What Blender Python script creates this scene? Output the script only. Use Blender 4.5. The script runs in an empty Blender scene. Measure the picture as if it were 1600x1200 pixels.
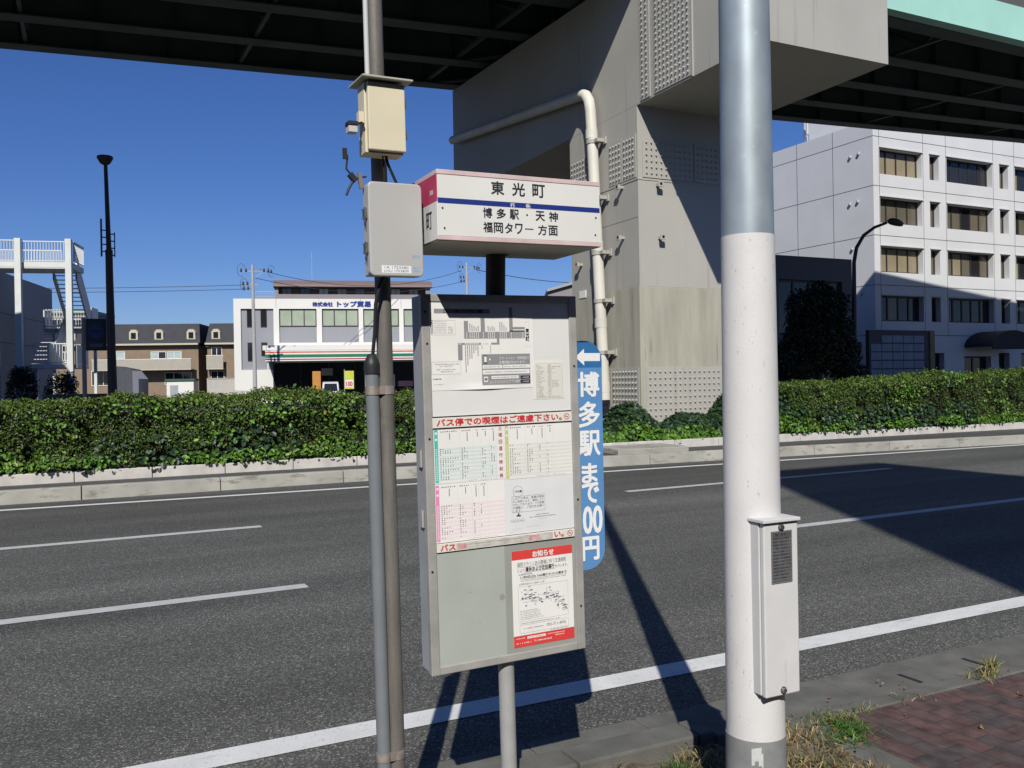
import bpy, math, random
import numpy as np
from mathutils import Matrix, Vector

scene = bpy.context.scene
random.seed(7)
rng = np.random.default_rng(11)
R = math.radians

# ------------------------------------------------------------------ camera
cd = bpy.data.cameras.new('camera')
cd.sensor_width = 36.0
cd.lens = 30.956
cd.clip_start = 0.05
cd.clip_end = 3000
cam = bpy.data.objects.new('camera', cd)
scene.collection.objects.link(cam)
RT = Vector((0.8975019, -0.4406808, -0.0170543))
UP = Vector((0.0164097, -0.0052737, 0.9998514))
FW = Vector((0.4407053, 0.8976484, -0.0024983))
mw = Matrix((RT, UP, -FW)).transposed().to_4x4()
mw.translation = (0, 0, 1.66)
cam.matrix_world = mw
scene.camera = cam

# ------------------------------------------------------------------ light
SUN_EL, SUN_AZ = 40.0, 28.2          # elevation, heading the light travels towards
world = bpy.data.worlds.new('World')
scene.world = world
world.use_nodes = True
wn = world.node_tree.nodes
sky = wn.new('ShaderNodeTexSky')
sky.sky_type = 'NISHITA'
sky.sun_disc = False
sky.sun_elevation = R(SUN_EL)
sky.sun_rotation = R(SUN_AZ + 180)
sky.altitude = 0
sky.air_density = 1.0
sky.dust_density = 0.15
sky.ozone_density = 3.5
hsv = wn.new('ShaderNodeHueSaturation')
hsv.inputs['Saturation'].default_value = 1.15
tint = wn.new('ShaderNodeMix')
tint.data_type = 'RGBA'
tint.blend_type = 'MULTIPLY'
tint.inputs[0].default_value = 1.0
tint.inputs[7].default_value = (0.86, 1.0, 1.5, 1)
world.node_tree.links.new(sky.outputs[0], hsv.inputs['Color'])
world.node_tree.links.new(hsv.outputs[0], tint.inputs[6])
world.node_tree.links.new(tint.outputs[2], wn['Background'].inputs[0])
wn['Background'].inputs[1].default_value = 0.055
sd = bpy.data.lights.new('sun', 'SUN')
sd.energy = 5.0
sd.angle = R(0.53)
sd.color = (1.0, 0.965, 0.9)
sun = bpy.data.objects.new('sun', sd)
scene.collection.objects.link(sun)
ldir = Vector((math.sin(R(SUN_AZ)) * math.cos(R(SUN_EL)), math.cos(R(SUN_AZ)) * math.cos(R(SUN_EL)), -math.sin(R(SUN_EL))))
sun.rotation_euler = ldir.to_track_quat('-Z', 'Y').to_euler()
sun.location = (0, -20, 30)
vs = scene.view_settings
vs.view_transform = 'Standard'
vs.look = 'None'
vs.exposure = 0.0
vs.gamma = 1.0
scene.cycles.max_bounces = 5
scene.cycles.diffuse_bounces = 1
scene.cycles.use_denoising = True

# ------------------------------------------------------------------ materials
MATS = {}


def mat(name, col, rough=0.65, metal=0.0, var=0.12, vs_=2.0, bump=0.0, bs=60.0, stretch=None, spot=None, spec=0.4, detail=5):
    """plain surface with a little procedural unevenness; spot=(colour, scale, threshold) adds stains with a shape of their own"""
    if name in MATS:
        return MATS[name]
    m = bpy.data.materials.new(name)
    m.use_nodes = True
    nt = m.node_tree
    b = nt.nodes['Principled BSDF']
    b.inputs['Roughness'].default_value = rough
    b.inputs['Metallic'].default_value = metal
    b.inputs['Specular IOR Level'].default_value = spec
    tc = nt.nodes.new('ShaderNodeTexCoord')
    mp = nt.nodes.new('ShaderNodeMapping')
    nt.links.new(tc.outputs['Object'], mp.inputs[0])
    if stretch:
        mp.inputs['Scale'].default_value = stretch
    nz = nt.nodes.new('ShaderNodeTexNoise')
    nz.inputs['Scale'].default_value = vs_
    nz.inputs['Detail'].default_value = detail
    nt.links.new(mp.outputs[0], nz.inputs[0])
    cr = nt.nodes.new('ShaderNodeValToRGB')
    lo = [max(0, c * (1 - var)) for c in col]
    hi = [min(1, c * (1 + var)) for c in col]
    cr.color_ramp.elements[0].color = (*lo, 1)
    cr.color_ramp.elements[1].color = (*hi, 1)
    cr.color_ramp.elements[0].position = 0.3
    cr.color_ramp.elements[1].position = 0.7
    nt.links.new(nz.outputs['Fac'], cr.inputs[0])
    out = cr.outputs[0]
    if spot:
        for (sc, ss, th, stx) in (spot if isinstance(spot, list) else [spot]):
            mp2 = nt.nodes.new('ShaderNodeMapping')
            nt.links.new(tc.outputs['Object'], mp2.inputs[0])
            if stx:
                mp2.inputs['Scale'].default_value = stx
            n2 = nt.nodes.new('ShaderNodeTexNoise')
            n2.inputs['Scale'].default_value = ss
            n2.inputs['Detail'].default_value = 8
            n2.inputs['Roughness'].default_value = 0.65
            nt.links.new(mp2.outputs[0], n2.inputs[0])
            r2 = nt.nodes.new('ShaderNodeValToRGB')
            r2.color_ramp.elements[0].position = th
            r2.color_ramp.elements[0].color = (0, 0, 0, 1)
            r2.color_ramp.elements[1].position = min(0.99, th + 0.1)
            r2.color_ramp.elements[1].color = (1, 1, 1, 1)
            nt.links.new(n2.outputs['Fac'], r2.inputs[0])
            mx = nt.nodes.new('ShaderNodeMix')
            mx.data_type = 'RGBA'
            nt.links.new(r2.outputs[0], mx.inputs[0])
            nt.links.new(out, mx.inputs[6])
            mx.inputs[7].default_value = (*sc, 1)
            out = mx.outputs[2]
    nt.links.new(out, b.inputs['Base Color'])
    if bump:
        n3 = nt.nodes.new('ShaderNodeTexNoise')
        n3.inputs['Scale'].default_value = bs
        n3.inputs['Detail'].default_value = 4
        nt.links.new(tc.outputs['Object'], n3.inputs[0])
        bp = nt.nodes.new('ShaderNodeBump')
        bp.inputs['Strength'].default_value = bump
        bp.inputs['Distance'].default_value = 0.01
        nt.links.new(n3.outputs['Fac'], bp.inputs['Height'])
        nt.links.new(bp.outputs[0], b.inputs['Normal'])
    MATS[name] = m
    return m


def asphalt_mat(name, base, chip, hi, scale):
    m = bpy.data.materials.new(name)
    m.use_nodes = True
    nt = m.node_tree
    N, Lk = nt.nodes, nt.links
    b = N['Principled BSDF']
    b.inputs['Roughness'].default_value = 0.85
    b.inputs['Specular IOR Level'].default_value = 0.3
    tc = N.new('ShaderNodeTexCoord')
    vo = N.new('ShaderNodeTexVoronoi')
    vo.inputs['Scale'].default_value = scale
    Lk.new(tc.outputs['Object'], vo.inputs[0])
    sep = N.new('ShaderNodeSeparateColor')
    Lk.new(vo.outputs['Color'], sep.inputs[0])
    cr = N.new('ShaderNodeValToRGB')
    e = cr.color_ramp.elements
    e[0].position, e[0].color = 0.0, (*[c * 0.55 for c in base], 1)
    e[1].position, e[1].color = 1.0, (*hi, 1)
    k = e.new(0.62)
    k.color = (*base, 1)
    k = e.new(0.9)
    k.color = (*chip, 1)
    Lk.new(sep.outputs[0], cr.inputs[0])
    # broad wear: wheel paths and patches
    mp = N.new('ShaderNodeMapping')
    mp.inputs['Scale'].default_value = (0.12, 0.9, 1)
    Lk.new(tc.outputs['Object'], mp.inputs[0])
    nz = N.new('ShaderNodeTexNoise')
    nz.inputs['Scale'].default_value = 1.3
    nz.inputs['Detail'].default_value = 6
    Lk.new(mp.outputs[0], nz.inputs[0])
    r2 = N.new('ShaderNodeMapRange')
    r2.inputs[1].default_value, r2.inputs[2].default_value = 0.3, 0.7
    r2.inputs[3].default_value, r2.inputs[4].default_value = 0.72, 1.22
    Lk.new(nz.outputs['Fac'], r2.inputs[0])
    mx = N.new('ShaderNodeMix')
    mx.data_type = 'RGBA'
    mx.blend_type = 'MULTIPLY'
    mx.inputs[0].default_value = 1
    Lk.new(cr.outputs[0], mx.inputs[6])
    Lk.new(r2.outputs[0], mx.inputs[7])
    sx = N.new('ShaderNodeSeparateXYZ')
    wob = N.new('ShaderNodeMath')
    wob.operation = 'MULTIPLY_ADD'
    wob.inputs[1].default_value = 0.9
    Lk.new(tc.outputs['Object'], sx.inputs[0])
    Lk.new(nz.outputs['Fac'], wob.inputs[0])
    Lk.new(sx.outputs['Y'], wob.inputs[2])
    r3 = N.new('ShaderNodeMapRange')
    r3.inputs[1].default_value, r3.inputs[2].default_value = 3.5, 15.5
    Lk.new(wob.outputs[0], r3.inputs[0])
    lane = N.new('ShaderNodeValToRGB')
    le = lane.color_ramp.elements
    le[0].position, le[0].color = 0.0, (0.92, 0.92, 0.9, 1)
    le[1].position, le[1].color = 1.0, (0.86, 0.87, 0.9, 1)
    for p_, c_ in [(0.1, 1.06), (0.2, 0.94), (0.27, 1.02), (0.33, 0.92), (0.42, 1.08), (0.5, 0.98), (0.57, 1.1), (0.62, 1.0), (0.68, 0.8), (0.76, 0.88), (0.84, 0.76), (0.92, 0.84)]:
        q_ = le.new(p_)
        q_.color = (c_, c_, c_, 1)
    Lk.new(r3.outputs[0], lane.inputs[0])
    mx2 = N.new('ShaderNodeMix')
    mx2.data_type = 'RGBA'
    mx2.blend_type = 'MULTIPLY'
    mx2.inputs[0].default_value = 1
    Lk.new(mx.outputs[2], mx2.inputs[6])
    Lk.new(lane.outputs[0], mx2.inputs[7])
    Lk.new(mx2.outputs[2], b.inputs['Base Color'])
    bp = N.new('ShaderNodeBump')
    bp.inputs['Strength'].default_value = 0.5
    bp.inputs['Distance'].default_value = 0.004
    Lk.new(vo.outputs['Distance'], bp.inputs['Height'])
    Lk.new(bp.outputs[0], b.inputs['Normal'])
    MATS[name] = m
    return m


def paint_mat(name, col):
    """thermoplastic road paint, worn through in flecks"""
    return mat(name, col, 0.8, var=0.08, vs_=6, bump=0.3, bs=150, spot=[((0.22, 0.22, 0.21), 60.0, 0.59, None), ((0.42, 0.42, 0.41), 9.0, 0.6, (0.25, 1, 1))])


def brick_mat(name):
    m = bpy.data.materials.new(name)
    m.use_nodes = True
    nt = m.node_tree
    N, Lk = nt.nodes, nt.links
    b = N['Principled BSDF']
    b.inputs['Roughness'].default_value = 0.9
    tc = N.new('ShaderNodeTexCoord')
    mp = N.new('ShaderNodeMapping')
    mp.inputs['Rotation'].default_value = (0, 0, R(88))
    Lk.new(tc.outputs['Object'], mp.inputs[0])
    br = N.new('ShaderNodeTexBrick')
    br.inputs['Color1'].default_value = (0.105, 0.054, 0.047, 1)
    br.inputs['Color2'].default_value = (0.062, 0.05, 0.048, 1)
    br.inputs['Mortar'].default_value = (0.04, 0.034, 0.03, 1)
    br.inputs['Scale'].default_value = 1.0
    br.inputs['Mortar Size'].default_value = 0.0035
    br.inputs['Brick Width'].default_value = 0.21
    br.inputs['Row Height'].default_value = 0.105
    Lk.new(mp.outputs[0], br.inputs[0])
    nz = N.new('ShaderNodeTexNoise')
    nz.inputs['Scale'].default_value = 14
    nz.inputs['Detail'].default_value = 7
    Lk.new(tc.outputs['Object'], nz.inputs[0])
    r2 = N.new('ShaderNodeMapRange')
    r2.inputs[1].default_value, r2.inputs[2].default_value = 0.25, 0.75
    r2.inputs[3].default_value, r2.inputs[4].default_value = 0.5, 1.45
    Lk.new(nz.outputs['Fac'], r2.inputs[0])
    mx = N.new('ShaderNodeMix')
    mx.data_type = 'RGBA'
    mx.blend_type = 'MULTIPLY'
    mx.inputs[0].default_value = 1
    Lk.new(br.outputs[0], mx.inputs[6])
    Lk.new(r2.outputs[0], mx.inputs[7])
    Lk.new(mx.outputs[2], b.inputs['Base Color'])
    bp = N.new('ShaderNodeBump')
    bp.inputs['Strength'].default_value = 0.6
    bp.inputs['Distance'].default_value = 0.006
    bp.invert = True
    Lk.new(br.outputs['Fac'], bp.inputs['Height'])
    Lk.new(bp.outputs[0], b.inputs['Normal'])
    return m


def leaf_mat(name, rough=0.4, trans=0.25):
    m = bpy.data.materials.new(name)
    m.use_nodes = True
    nt = m.node_tree
    N, Lk = nt.nodes, nt.links
    b = N['Principled BSDF']
    b.inputs['Roughness'].default_value = rough
    b.inputs['Specular IOR Level'].default_value = 0.35
    at = N.new('ShaderNodeAttribute')
    at.attribute_name = 'leaf'
    Lk.new(at.outputs['Color'], b.inputs['Base Color'])
    tr = N.new('ShaderNodeBsdfTranslucent')
    Lk.new(at.outputs['Color'], tr.inputs[0])
    ms = N.new('ShaderNodeMixShader')
    ms.inputs[0].default_value = trans
    Lk.new(b.outputs[0], ms.inputs[1])
    Lk.new(tr.outputs[0], ms.inputs[2])
    Lk.new(ms.outputs[0], N['Material Output'].inputs[0])
    return m


# ------------------------------------------------------------------ mesh helpers
class MB:
    def __init__(s):
        s.v, s.f, s.m, s.s = [], [], [], []
        s.mats = []
        s.fit = None

    def mi(s, m):
        if m not in s.mats:
            s.mats.append(m)
        return s.mats.index(m)

    def add(s, vs, fs, m=None, smooth=False):
        o = len(s.v)
        s.v += [tuple(p) for p in vs]
        i = s.mi(m) if m is not None else 0
        for f in fs:
            s.f.append(tuple(o + k for k in f))
            s.m.append(i)
            s.s.append(smooth)

    def quad(s, a, b, c, d, m=None):
        s.add([a, b, c, d], [(0, 1, 2, 3)], m)

    def box(s, x0, x1, y0, y1, z0, z1, m=None):
        x0, x1 = min(x0, x1), max(x0, x1)
        y0, y1 = min(y0, y1), max(y0, y1)
        z0, z1 = min(z0, z1), max(z0, z1)
        s.add([(x0, y0, z0), (x1, y0, z0), (x1, y1, z0), (x0, y1, z0), (x0, y0, z1), (x1, y0, z1), (x1, y1, z1), (x0, y1, z1)],
              [(0, 3, 2, 1), (4, 5, 6, 7), (0, 1, 5, 4), (1, 2, 6, 5), (2, 3, 7, 6), (3, 0, 4, 7)], m)

    def hexa(s, p, m=None):
        """eight corners, bottom ring then top ring"""
        s.add(p, [(0, 3, 2, 1), (4, 5, 6, 7), (0, 1, 5, 4), (1, 2, 6, 5), (2, 3, 7, 6), (3, 0, 4, 7)], m)

    def bar(s, p, q, w, h, m=None, up=(0, 0, 1)):
        p, q = Vector(p), Vector(q)
        d = (q - p).normalized()
        u = Vector(up)
        if abs(d.dot(u)) > 0.98:
            u = Vector((1, 0, 0))
        a = d.cross(u).normalized() * w / 2
        b = a.cross(d).normalized() * h / 2
        s.hexa([p - a - b, p + a - b, q + a - b, q - a - b, p - a + b, p + a + b, q + a + b, q - a + b], m)

    def tube(s, pts, r, n=12, m=None, caps=True):
        pts = [Vector(p) for p in pts]
        if not isinstance(r, (list, tuple)):
            r = [r] * len(pts)
        vs, fs = [], []
        a = None
        for i, p in enumerate(pts):
            d = (pts[min(i + 1, len(pts) - 1)] - pts[max(i - 1, 0)]).normalized()
            if a is None:
                u = Vector((0, 0, 1)) if abs(d.z) < 0.9 else Vector((1, 0, 0))
                a = d.cross(u).normalized()
            else:
                a = (a - d * a.dot(d)).normalized()
            b = d.cross(a)
            for k in range(n):
                t = 2 * math.pi * k / n
                vs.append(p + (a * math.cos(t) + b * math.sin(t)) * r[i])
        for i in range(len(pts) - 1):
            for k in range(n):
                k2 = (k + 1) % n
                fs.append((i * n + k, i * n + k2, (i + 1) * n + k2, (i + 1) * n + k))
        s.add(vs, fs, m, True)
        if caps:
            s.add(vs[:n], [tuple(range(n - 1, -1, -1))], m)
            s.add(vs[-n:], [tuple(range(n))], m)

    def lathe(s, prof, c=(0, 0, 0), n=20, m=None):
        vs, fs = [], []
        for (r, z) in prof:
            for k in range(n):
                t = 2 * math.pi * k / n
                vs.append((c[0] + r * math.cos(t), c[1] + r * math.sin(t), c[2] + z))
        for i in range(len(prof) - 1):
            for k in range(n):
                k2 = (k + 1) % n
                fs.append((i * n + k, i * n + k2, (i + 1) * n + k2, (i + 1) * n + k))
        s.add(vs, fs, m, True)
        s.add(vs[:n], [tuple(range(n - 1, -1, -1))], m)
        s.add(vs[-n:], [tuple(range(n))], m)

    def prism(s, poly, y0, y1, m=None):
        """polygon in x,z (counter-clockwise seen from -Y) pushed from y0 to y1"""
        n = len(poly)
        vs = [(x, y0, z) for x, z in poly] + [(x, y1, z) for x, z in poly]
        fs = [tuple(range(n)), tuple(range(2 * n - 1, n - 1, -1))]
        fs += [(i, i + n, (i + 1) % n + n, (i + 1) % n) for i in range(n)]
        s.add(vs, fs, m)

    def rect(s, u0, v0, u1, v1, d, m=None):
        """flat mark on a sheet facing -Y, d proud of it"""
        u0, u1 = min(u0, u1), max(u0, u1)
        v0, v1 = min(v0, v1), max(v0, v1)
        nu, nv = (max(1, int((u1 - u0) / 0.009)), max(1, int((v1 - v0) / 0.009))) if s.fit else (1, 1)
        s.add([(u0 + (u1 - u0) * i / nu, -d, v0 + (v1 - v0) * j / nv) for j in range(nv + 1) for i in range(nu + 1)],
              [(j * (nu + 1) + i, j * (nu + 1) + i + 1, (j + 1) * (nu + 1) + i + 1, (j + 1) * (nu + 1) + i) for j in range(nv) for i in range(nu)], m)

    def line_rect(s, u0, v0, u1, v1, w, d, m=None):
        u0, u1 = min(u0, u1), max(u0, u1)
        v0, v1 = min(v0, v1), max(v0, v1)
        s.rect(u0, v0, u1, v0 + w, d, m)
        s.rect(u0, v1 - w, u1, v1, d, m)
        s.rect(u0, v0 + w, u0 + w, v1 - w, d, m)
        s.rect(u1 - w, v0 + w, u1, v1 - w, d, m)

    def text(s, body, u0, v0, u1, v1, d, m=None, bold=0.0):
        """lettering fitted into the box u0..u1, v0..v1 of a sheet facing -Y"""
        co, fs = glyphs(body)
        if not co:
            return
        xs = [c[0] for c in co]
        ys = [c[1] for c in co]
        x0, x1, y0, y1 = min(xs), max(xs), min(ys), max(ys)
        u0, u1 = min(u0, u1), max(u0, u1)
        v0, v1 = min(v0, v1), max(v0, v1)
        sx = (u1 - u0) / max(1e-6, x1 - x0)
        sy = (v1 - v0) / max(1e-6, y1 - y0)
        offs = [(0, 0)]
        if bold:
            offs = [(bold * math.cos(t), bold * math.sin(t)) for t in [k * math.pi / 4 for k in range(8)]]
        for k, (a, b) in enumerate(offs):
            s.add([(u0 + (c[0] - x0) * sx + a, -d - k * 0.00004, v0 + (c[1] - y0) * sy + b) for c in co], fs, m)

    def ticks(s, u0, v0, u1, v1, d, m, n, fill=0.6, gap=0.35):
        """a line of print too small to read: little separate strokes"""
        w = (u1 - u0) / n
        for k in range(n):
            if random.random() < 0.06:
                continue
            x = u0 + k * w
            hh = (v1 - v0) * random.uniform(0.6, 1)
            s.rect(x, v0, x + w * (1 - gap) * random.uniform(0.6, 1), v0 + hh, d, m)

    def build(s, name, m=None, parent=None, bevel=0, loc=None, rot=None):
        if s.fit:                       # ink lies on the wrinkled sheet
            top = max(v[1] for v in s.v)
            s.v = [(v[0], -(s.fit(v[0], v[2]) + 0.0003 + 0.85 * (top - v[1])), v[2]) for v in s.v]
        me = bpy.data.meshes.new(name)
        me.from_pydata(s.v, [], s.f)
        ms = s.mats if s.mats else []
        if m is not None and not s.mats:
            ms = [m]
        for k in ms:
            me.materials.append(k)
        me.polygons.foreach_set('material_index', s.m)
        me.polygons.foreach_set('use_smooth', s.s)
        me.update()
        o = bpy.data.objects.new(name, me)
        scene.collection.objects.link(o)
        if parent is not None:
            o.parent = parent
        if loc is not None:
            o.location = loc
        if rot is not None:
            o.rotation_euler = rot
        if bevel:
            b = o.modifiers.new('bevel', 'BEVEL')
            b.width = bevel
            b.segments = 2
            b.limit_method = 'ANGLE'
            b.angle_limit = R(50)
        return o


GL = {}


def glyphs(body):
    if body in GL:
        return GL[body]
    cu = bpy.data.curves.new('lettering', 'FONT')
    cu.body = body
    cu.size = 1
    cu.resolution_u = 3
    o = bpy.data.objects.new('lettering', cu)
    scene.collection.objects.link(o)
    bpy.context.view_layer.update()
    me = bpy.data.meshes.new_from_object(o.evaluated_get(bpy.context.evaluated_depsgraph_get()))
    co = [tuple(v.co[:2]) for v in me.vertices]
    fs = [tuple(p.vertices) for p in me.polygons]
    bpy.data.objects.remove(o)
    bpy.data.curves.remove(cu)
    bpy.data.meshes.remove(me)
    GL[body] = (co, fs)
    return GL[body]


def tag(o, label, cat, group=None, kind=None):
    o['label'] = label
    o['category'] = cat
    if group:
        o['group'] = group
    if kind:
        o['kind'] = kind
    return o


def thing(name, label, cat, loc=(0, 0, 0), rot=(0, 0, 0), group=None):
    o = bpy.data.objects.new(name, None)
    scene.collection.objects.link(o)
    o.empty_display_size = 0.2
    o.location = loc
    o.rotation_euler = rot
    return tag(o, label, cat, group)


def struct(o):
    o['kind'] = 'structure'
    return o


def copy_tree(o, parent=None):
    c = o.copy()
    scene.collection.objects.link(c)
    c.parent = parent
    for ch in list(o.children):
        copy_tree(ch, c)
    return c


def wavy(mb, u0, v0, u1, v1, m, amp=0.0012, n=14, d=0.0012, seed=0, curl=0.0):
    """a sheet of paper, slightly wrinkled, facing -Y; returns its relief"""
    rr = random.Random(seed)
    ph = [(rr.uniform(6, 22), rr.uniform(6, 22), rr.uniform(0, 6.3)) for _ in range(4)]
    n = n * 2

    def relief(u, v):
        a, b = (u - u0) / (u1 - u0), (v - v0) / (v1 - v0)
        w = sum(math.sin(u * p * 3 + v * q * 2 + r) for p, q, r in ph) / 4
        edge = max(0.0, min(1, 4 * min(a, 1 - a, b, 1 - b) + 0.15))
        return d + amp * edge * (1 + w) + curl * max(0, 0.08 - b) * 10 * math.sin(max(0, min(1, a)) * 3.1) ** 4

    vs, fs = [], []
    for j in range(n + 1):
        for i in range(n + 1):
            u, v = u0 + (u1 - u0) * i / n, v0 + (v1 - v0) * j / n
            vs.append((u, -relief(u, v), v))
    k = n + 1
    for j in range(n):
        for i in range(n):
            fs.append((j * k + i, j * k + i + 1, (j + 1) * k + i + 1, (j + 1) * k + i))
    mb.add(vs, fs, m, True)
    return relief


# ------------------------------------------------------------------ common materials
asphalt = asphalt_mat('asphalt', (0.086, 0.086, 0.078), (0.148, 0.147, 0.134), (0.31, 0.306, 0.285), 135)
white_paint = paint_mat('road_paint', (0.62, 0.62, 0.6))
lane_paint = paint_mat('lane_paint', (0.45, 0.45, 0.44))
concrete = mat('kerb_concrete', (0.33, 0.32, 0.28), 0.85, var=0.18, vs_=1.7, bump=0.3, bs=90, spot=[((0.2, 0.185, 0.15), 3.0, 0.55, (1, 1, 3)), ((0.42, 0.41, 0.38), 6.0, 0.68, (4, 4, 0.6))])
gutter_c = mat('gutter_concrete', (0.12, 0.117, 0.102), 0.9, var=0.25, vs_=5, bump=0.4, bs=120, spot=((0.1, 0.1, 0.085), 9.0, 0.6, None))
granite = mat('pale_stone', (0.5, 0.47, 0.43), 0.85, var=0.15, vs_=4, bump=0.3, bs=90, spot=((0.33, 0.29, 0.24), 5.0, 0.64, None))
soil = mat('soil', (0.13, 0.105, 0.07), 0.95, var=0.5, vs_=22, bump=0.8, bs=70, spot=((0.26, 0.21, 0.12), 30.0, 0.6, None))
ground_m = mat('ground_paving', (0.09, 0.088, 0.083), 0.9, var=0.2, vs_=0.3)
brick = brick_mat('brick_paving')
black = mat('black_plastic', (0.02, 0.02, 0.022), 0.5, var=0.2)
ink = mat('black_ink', (0.02, 0.02, 0.03), 0.7, var=0.05)
band_grey = mat('mid_grey_ink', (0.24, 0.24, 0.25), 0.7, var=0.05)
grey_ink = mat('grey_ink', (0.16, 0.16, 0.175), 0.7, var=0.05)
pale_ink = mat('pale_grey_ink', (0.38, 0.38, 0.4), 0.7, var=0.05)
red_ink = mat('red_ink', (0.5, 0.03, 0.04), 0.6, var=0.1)
blue_ink = mat('navy_ink', (0.012, 0.03, 0.2), 0.5, var=0.08)
paper = mat('white_paper', (0.72, 0.71, 0.68), 0.75, var=0.04, vs_=5)
chrome = mat('bolt_steel', (0.35, 0.34, 0.33), 0.35, metal=0.9, var=0.2, vs_=30)

# ------------------------------------------------------------------ ground, road, markings
mb = MB()
mb.quad((-500, -120, -0.16), (900, -120, -0.16), (900, 1500, -0.16), (-500, 1500, -0.16))
struct(mb.build('ground', ground_m))


def far_kerb(x):          # foot of the kerb on the far side of the carriageway
    pts = [(-80, 15.2), (-20, 14.9), (-1, 14.7), (4.3, 14.68), (13.6, 14.0), (20, 13.3), (34, 11.9), (80, 7.5)]
    for (a, b), (c, d) in zip(pts, pts[1:]):
        if x <= c:
            return b + (d - b) * (x - a) / (c - a)
    return pts[-1][1]


def stone_line(x):        # foot of the pale stone edging of the planting strip
    return 15.62 - 0.035 * max(0.0, x - 5)


XS = [-60, -30, -15, -8, -4, 0, 4, 8, 12, 16, 20, 25, 30, 40, 70]
mb = MB()
for a, b in zip(XS, XS[1:]):
    mb.quad((a, 3.55, 0), (b, 3.55, 0), (b, far_kerb(b) + 0.1, 0), (a, far_kerb(a) + 0.1, 0))
struct(mb.build('road', asphalt))

mb = MB()


def stripe(mb, x0, y0, x1, y1, w, z, n=1, m=None):
    for k in range(n):
        a, b = k / n, (k + 1) / n
        xa, xb = x0 + (x1 - x0) * a, x0 + (x1 - x0) * b
        ya, yb = y0 + (y1 - y0) * a, y0 + (y1 - y0) * b
        mb.quad((xa, ya - w / 2, z), (xb, yb - w / 2, z), (xb, yb + w / 2, z), (xa, ya + w / 2, z), m)


stripe(mb, -40, 4.113, 40, 4.118, 0.185, 0.004, 4, white_paint)
for a, b in [(-30, -1.0), (-1.0, 6.7), (6.7, 19.6), (19.6, 40)]:
    ya = {-30: 15.3, -1.0: 14.05, 6.7: 13.68, 19.6: 13.08}[a]
    yb = {-1.0: 14.05, 6.7: 13.68, 19.6: 13.08, 40: 12.1}[b]
    stripe(mb, a, ya, b, yb, 0.15, 0.004, 1, white_paint)
for a, b in [(-16, -11), (-6.6, 1.66), (6.9, 12.3), (16.0, 21.0)]:
    stripe(mb, a, 7.27 + 0.0155 * (a + 0.5), b, 7.27 + 0.0155 * (b + 0.5), 0.155, 0.004, 1, lane_paint)
for a, b, ya, yb in [(-14, -9, 10.6, 10.6), (-4.0, 1.9, 10.62, 10.66), (7.26, 12.94, 10.99, 11.12), (18, 23, 11.2, 11.3)]:
    stripe(mb, a, ya, b, yb, 0.155, 0.004, 1, lane_paint)
struct(mb.build('road_markings', white_paint))

# near kerb: gutter, raised kerb on the left that drops away at the lamp post
mb = MB()
x = -12.0
while x < 26:
    mb.box(x, x + 0.594, 3.23, 3.6, -0.12, 0.006)
    x += 0.6
gut = struct(mb.build('gutter', gutter_c, bevel=0.004))
mb = MB()
for (sx, sy) in [(4.035, 3.36), (4.58, 3.375), (5.18, 3.38), (5.78, 3.38), (6.4, 3.38)]:
    mb.box(sx - 0.014, sx + 0.014, sy - 0.075, sy + 0.075, 0.0062, 0.0085)
struct(mb.build('gutter_slots', black))
mb = MB()
x = -12.02
while x < 1.8:
    mb.box(x, x + 0.592, 3.06, 3.225, -0.1, 0.125)
    x += 0.6
mb.box(x, 2.46, 3.06, 3.225, -0.1, 0.125)
mb.hexa([(2.465, 3.06, -0.1), (3.1, 3.06, -0.1), (3.1, 3.225, -0.1), (2.465, 3.225, -0.1), (2.465, 3.06, 0.105), (3.1, 3.06, 0.03), (3.1, 3.225, 0.03), (2.465, 3.225, 0.105)])
x = 3.105
while x < 26:
    mb.box(x, x + 0.592, 3.12, 3.225, -0.1, 0.022)
    x += 0.6
struct(mb.build('kerb', gutter_c, bevel=0.01))
mb = MB()
mb.box(3.11, 26, -6, 3.115, -0.1, 0.018)
struct(mb.build('brick_pavement', brick))
mb = MB()
mb.box(2.96, 3.105, -6, 3.055, -0.1, 0.034)
struct(mb.build('pavement_edging', gutter_c, bevel=0.006))
# planting strip round the posts: lumpy soil
nx, ny = 90, 40
vsx, fsx = [], []
for j in range(ny + 1):
    for i in range(nx + 1):
        xx = -3 + (2.955 + 3) * i / nx
        yy = 1.4 + (3.058 - 1.4) * j / ny
        zz = 0.055 + 0.018 * math.sin(xx * 9 + yy * 4) * math.sin(yy * 11 - xx * 2) + rng.normal(0, 0.006)
        if xx > 2.4:
            zz -= 0.03 * (xx - 2.4) / 0.55
        vsx.append((xx, yy, zz))
for j in range(ny):
    for i in range(nx):
        a = j * (nx + 1) + i
        fsx.append((a, a + 1, a + nx + 2, a + nx + 1))
mb = MB()
mb.add(vsx, fsx, soil, True)
struct(mb.build('soil_strip', soil))
mb = MB()
mb.box(-30, 2.955, -6, 1.4, -0.1, 0.06)
struct(mb.build('pavement', ground_m))

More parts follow.
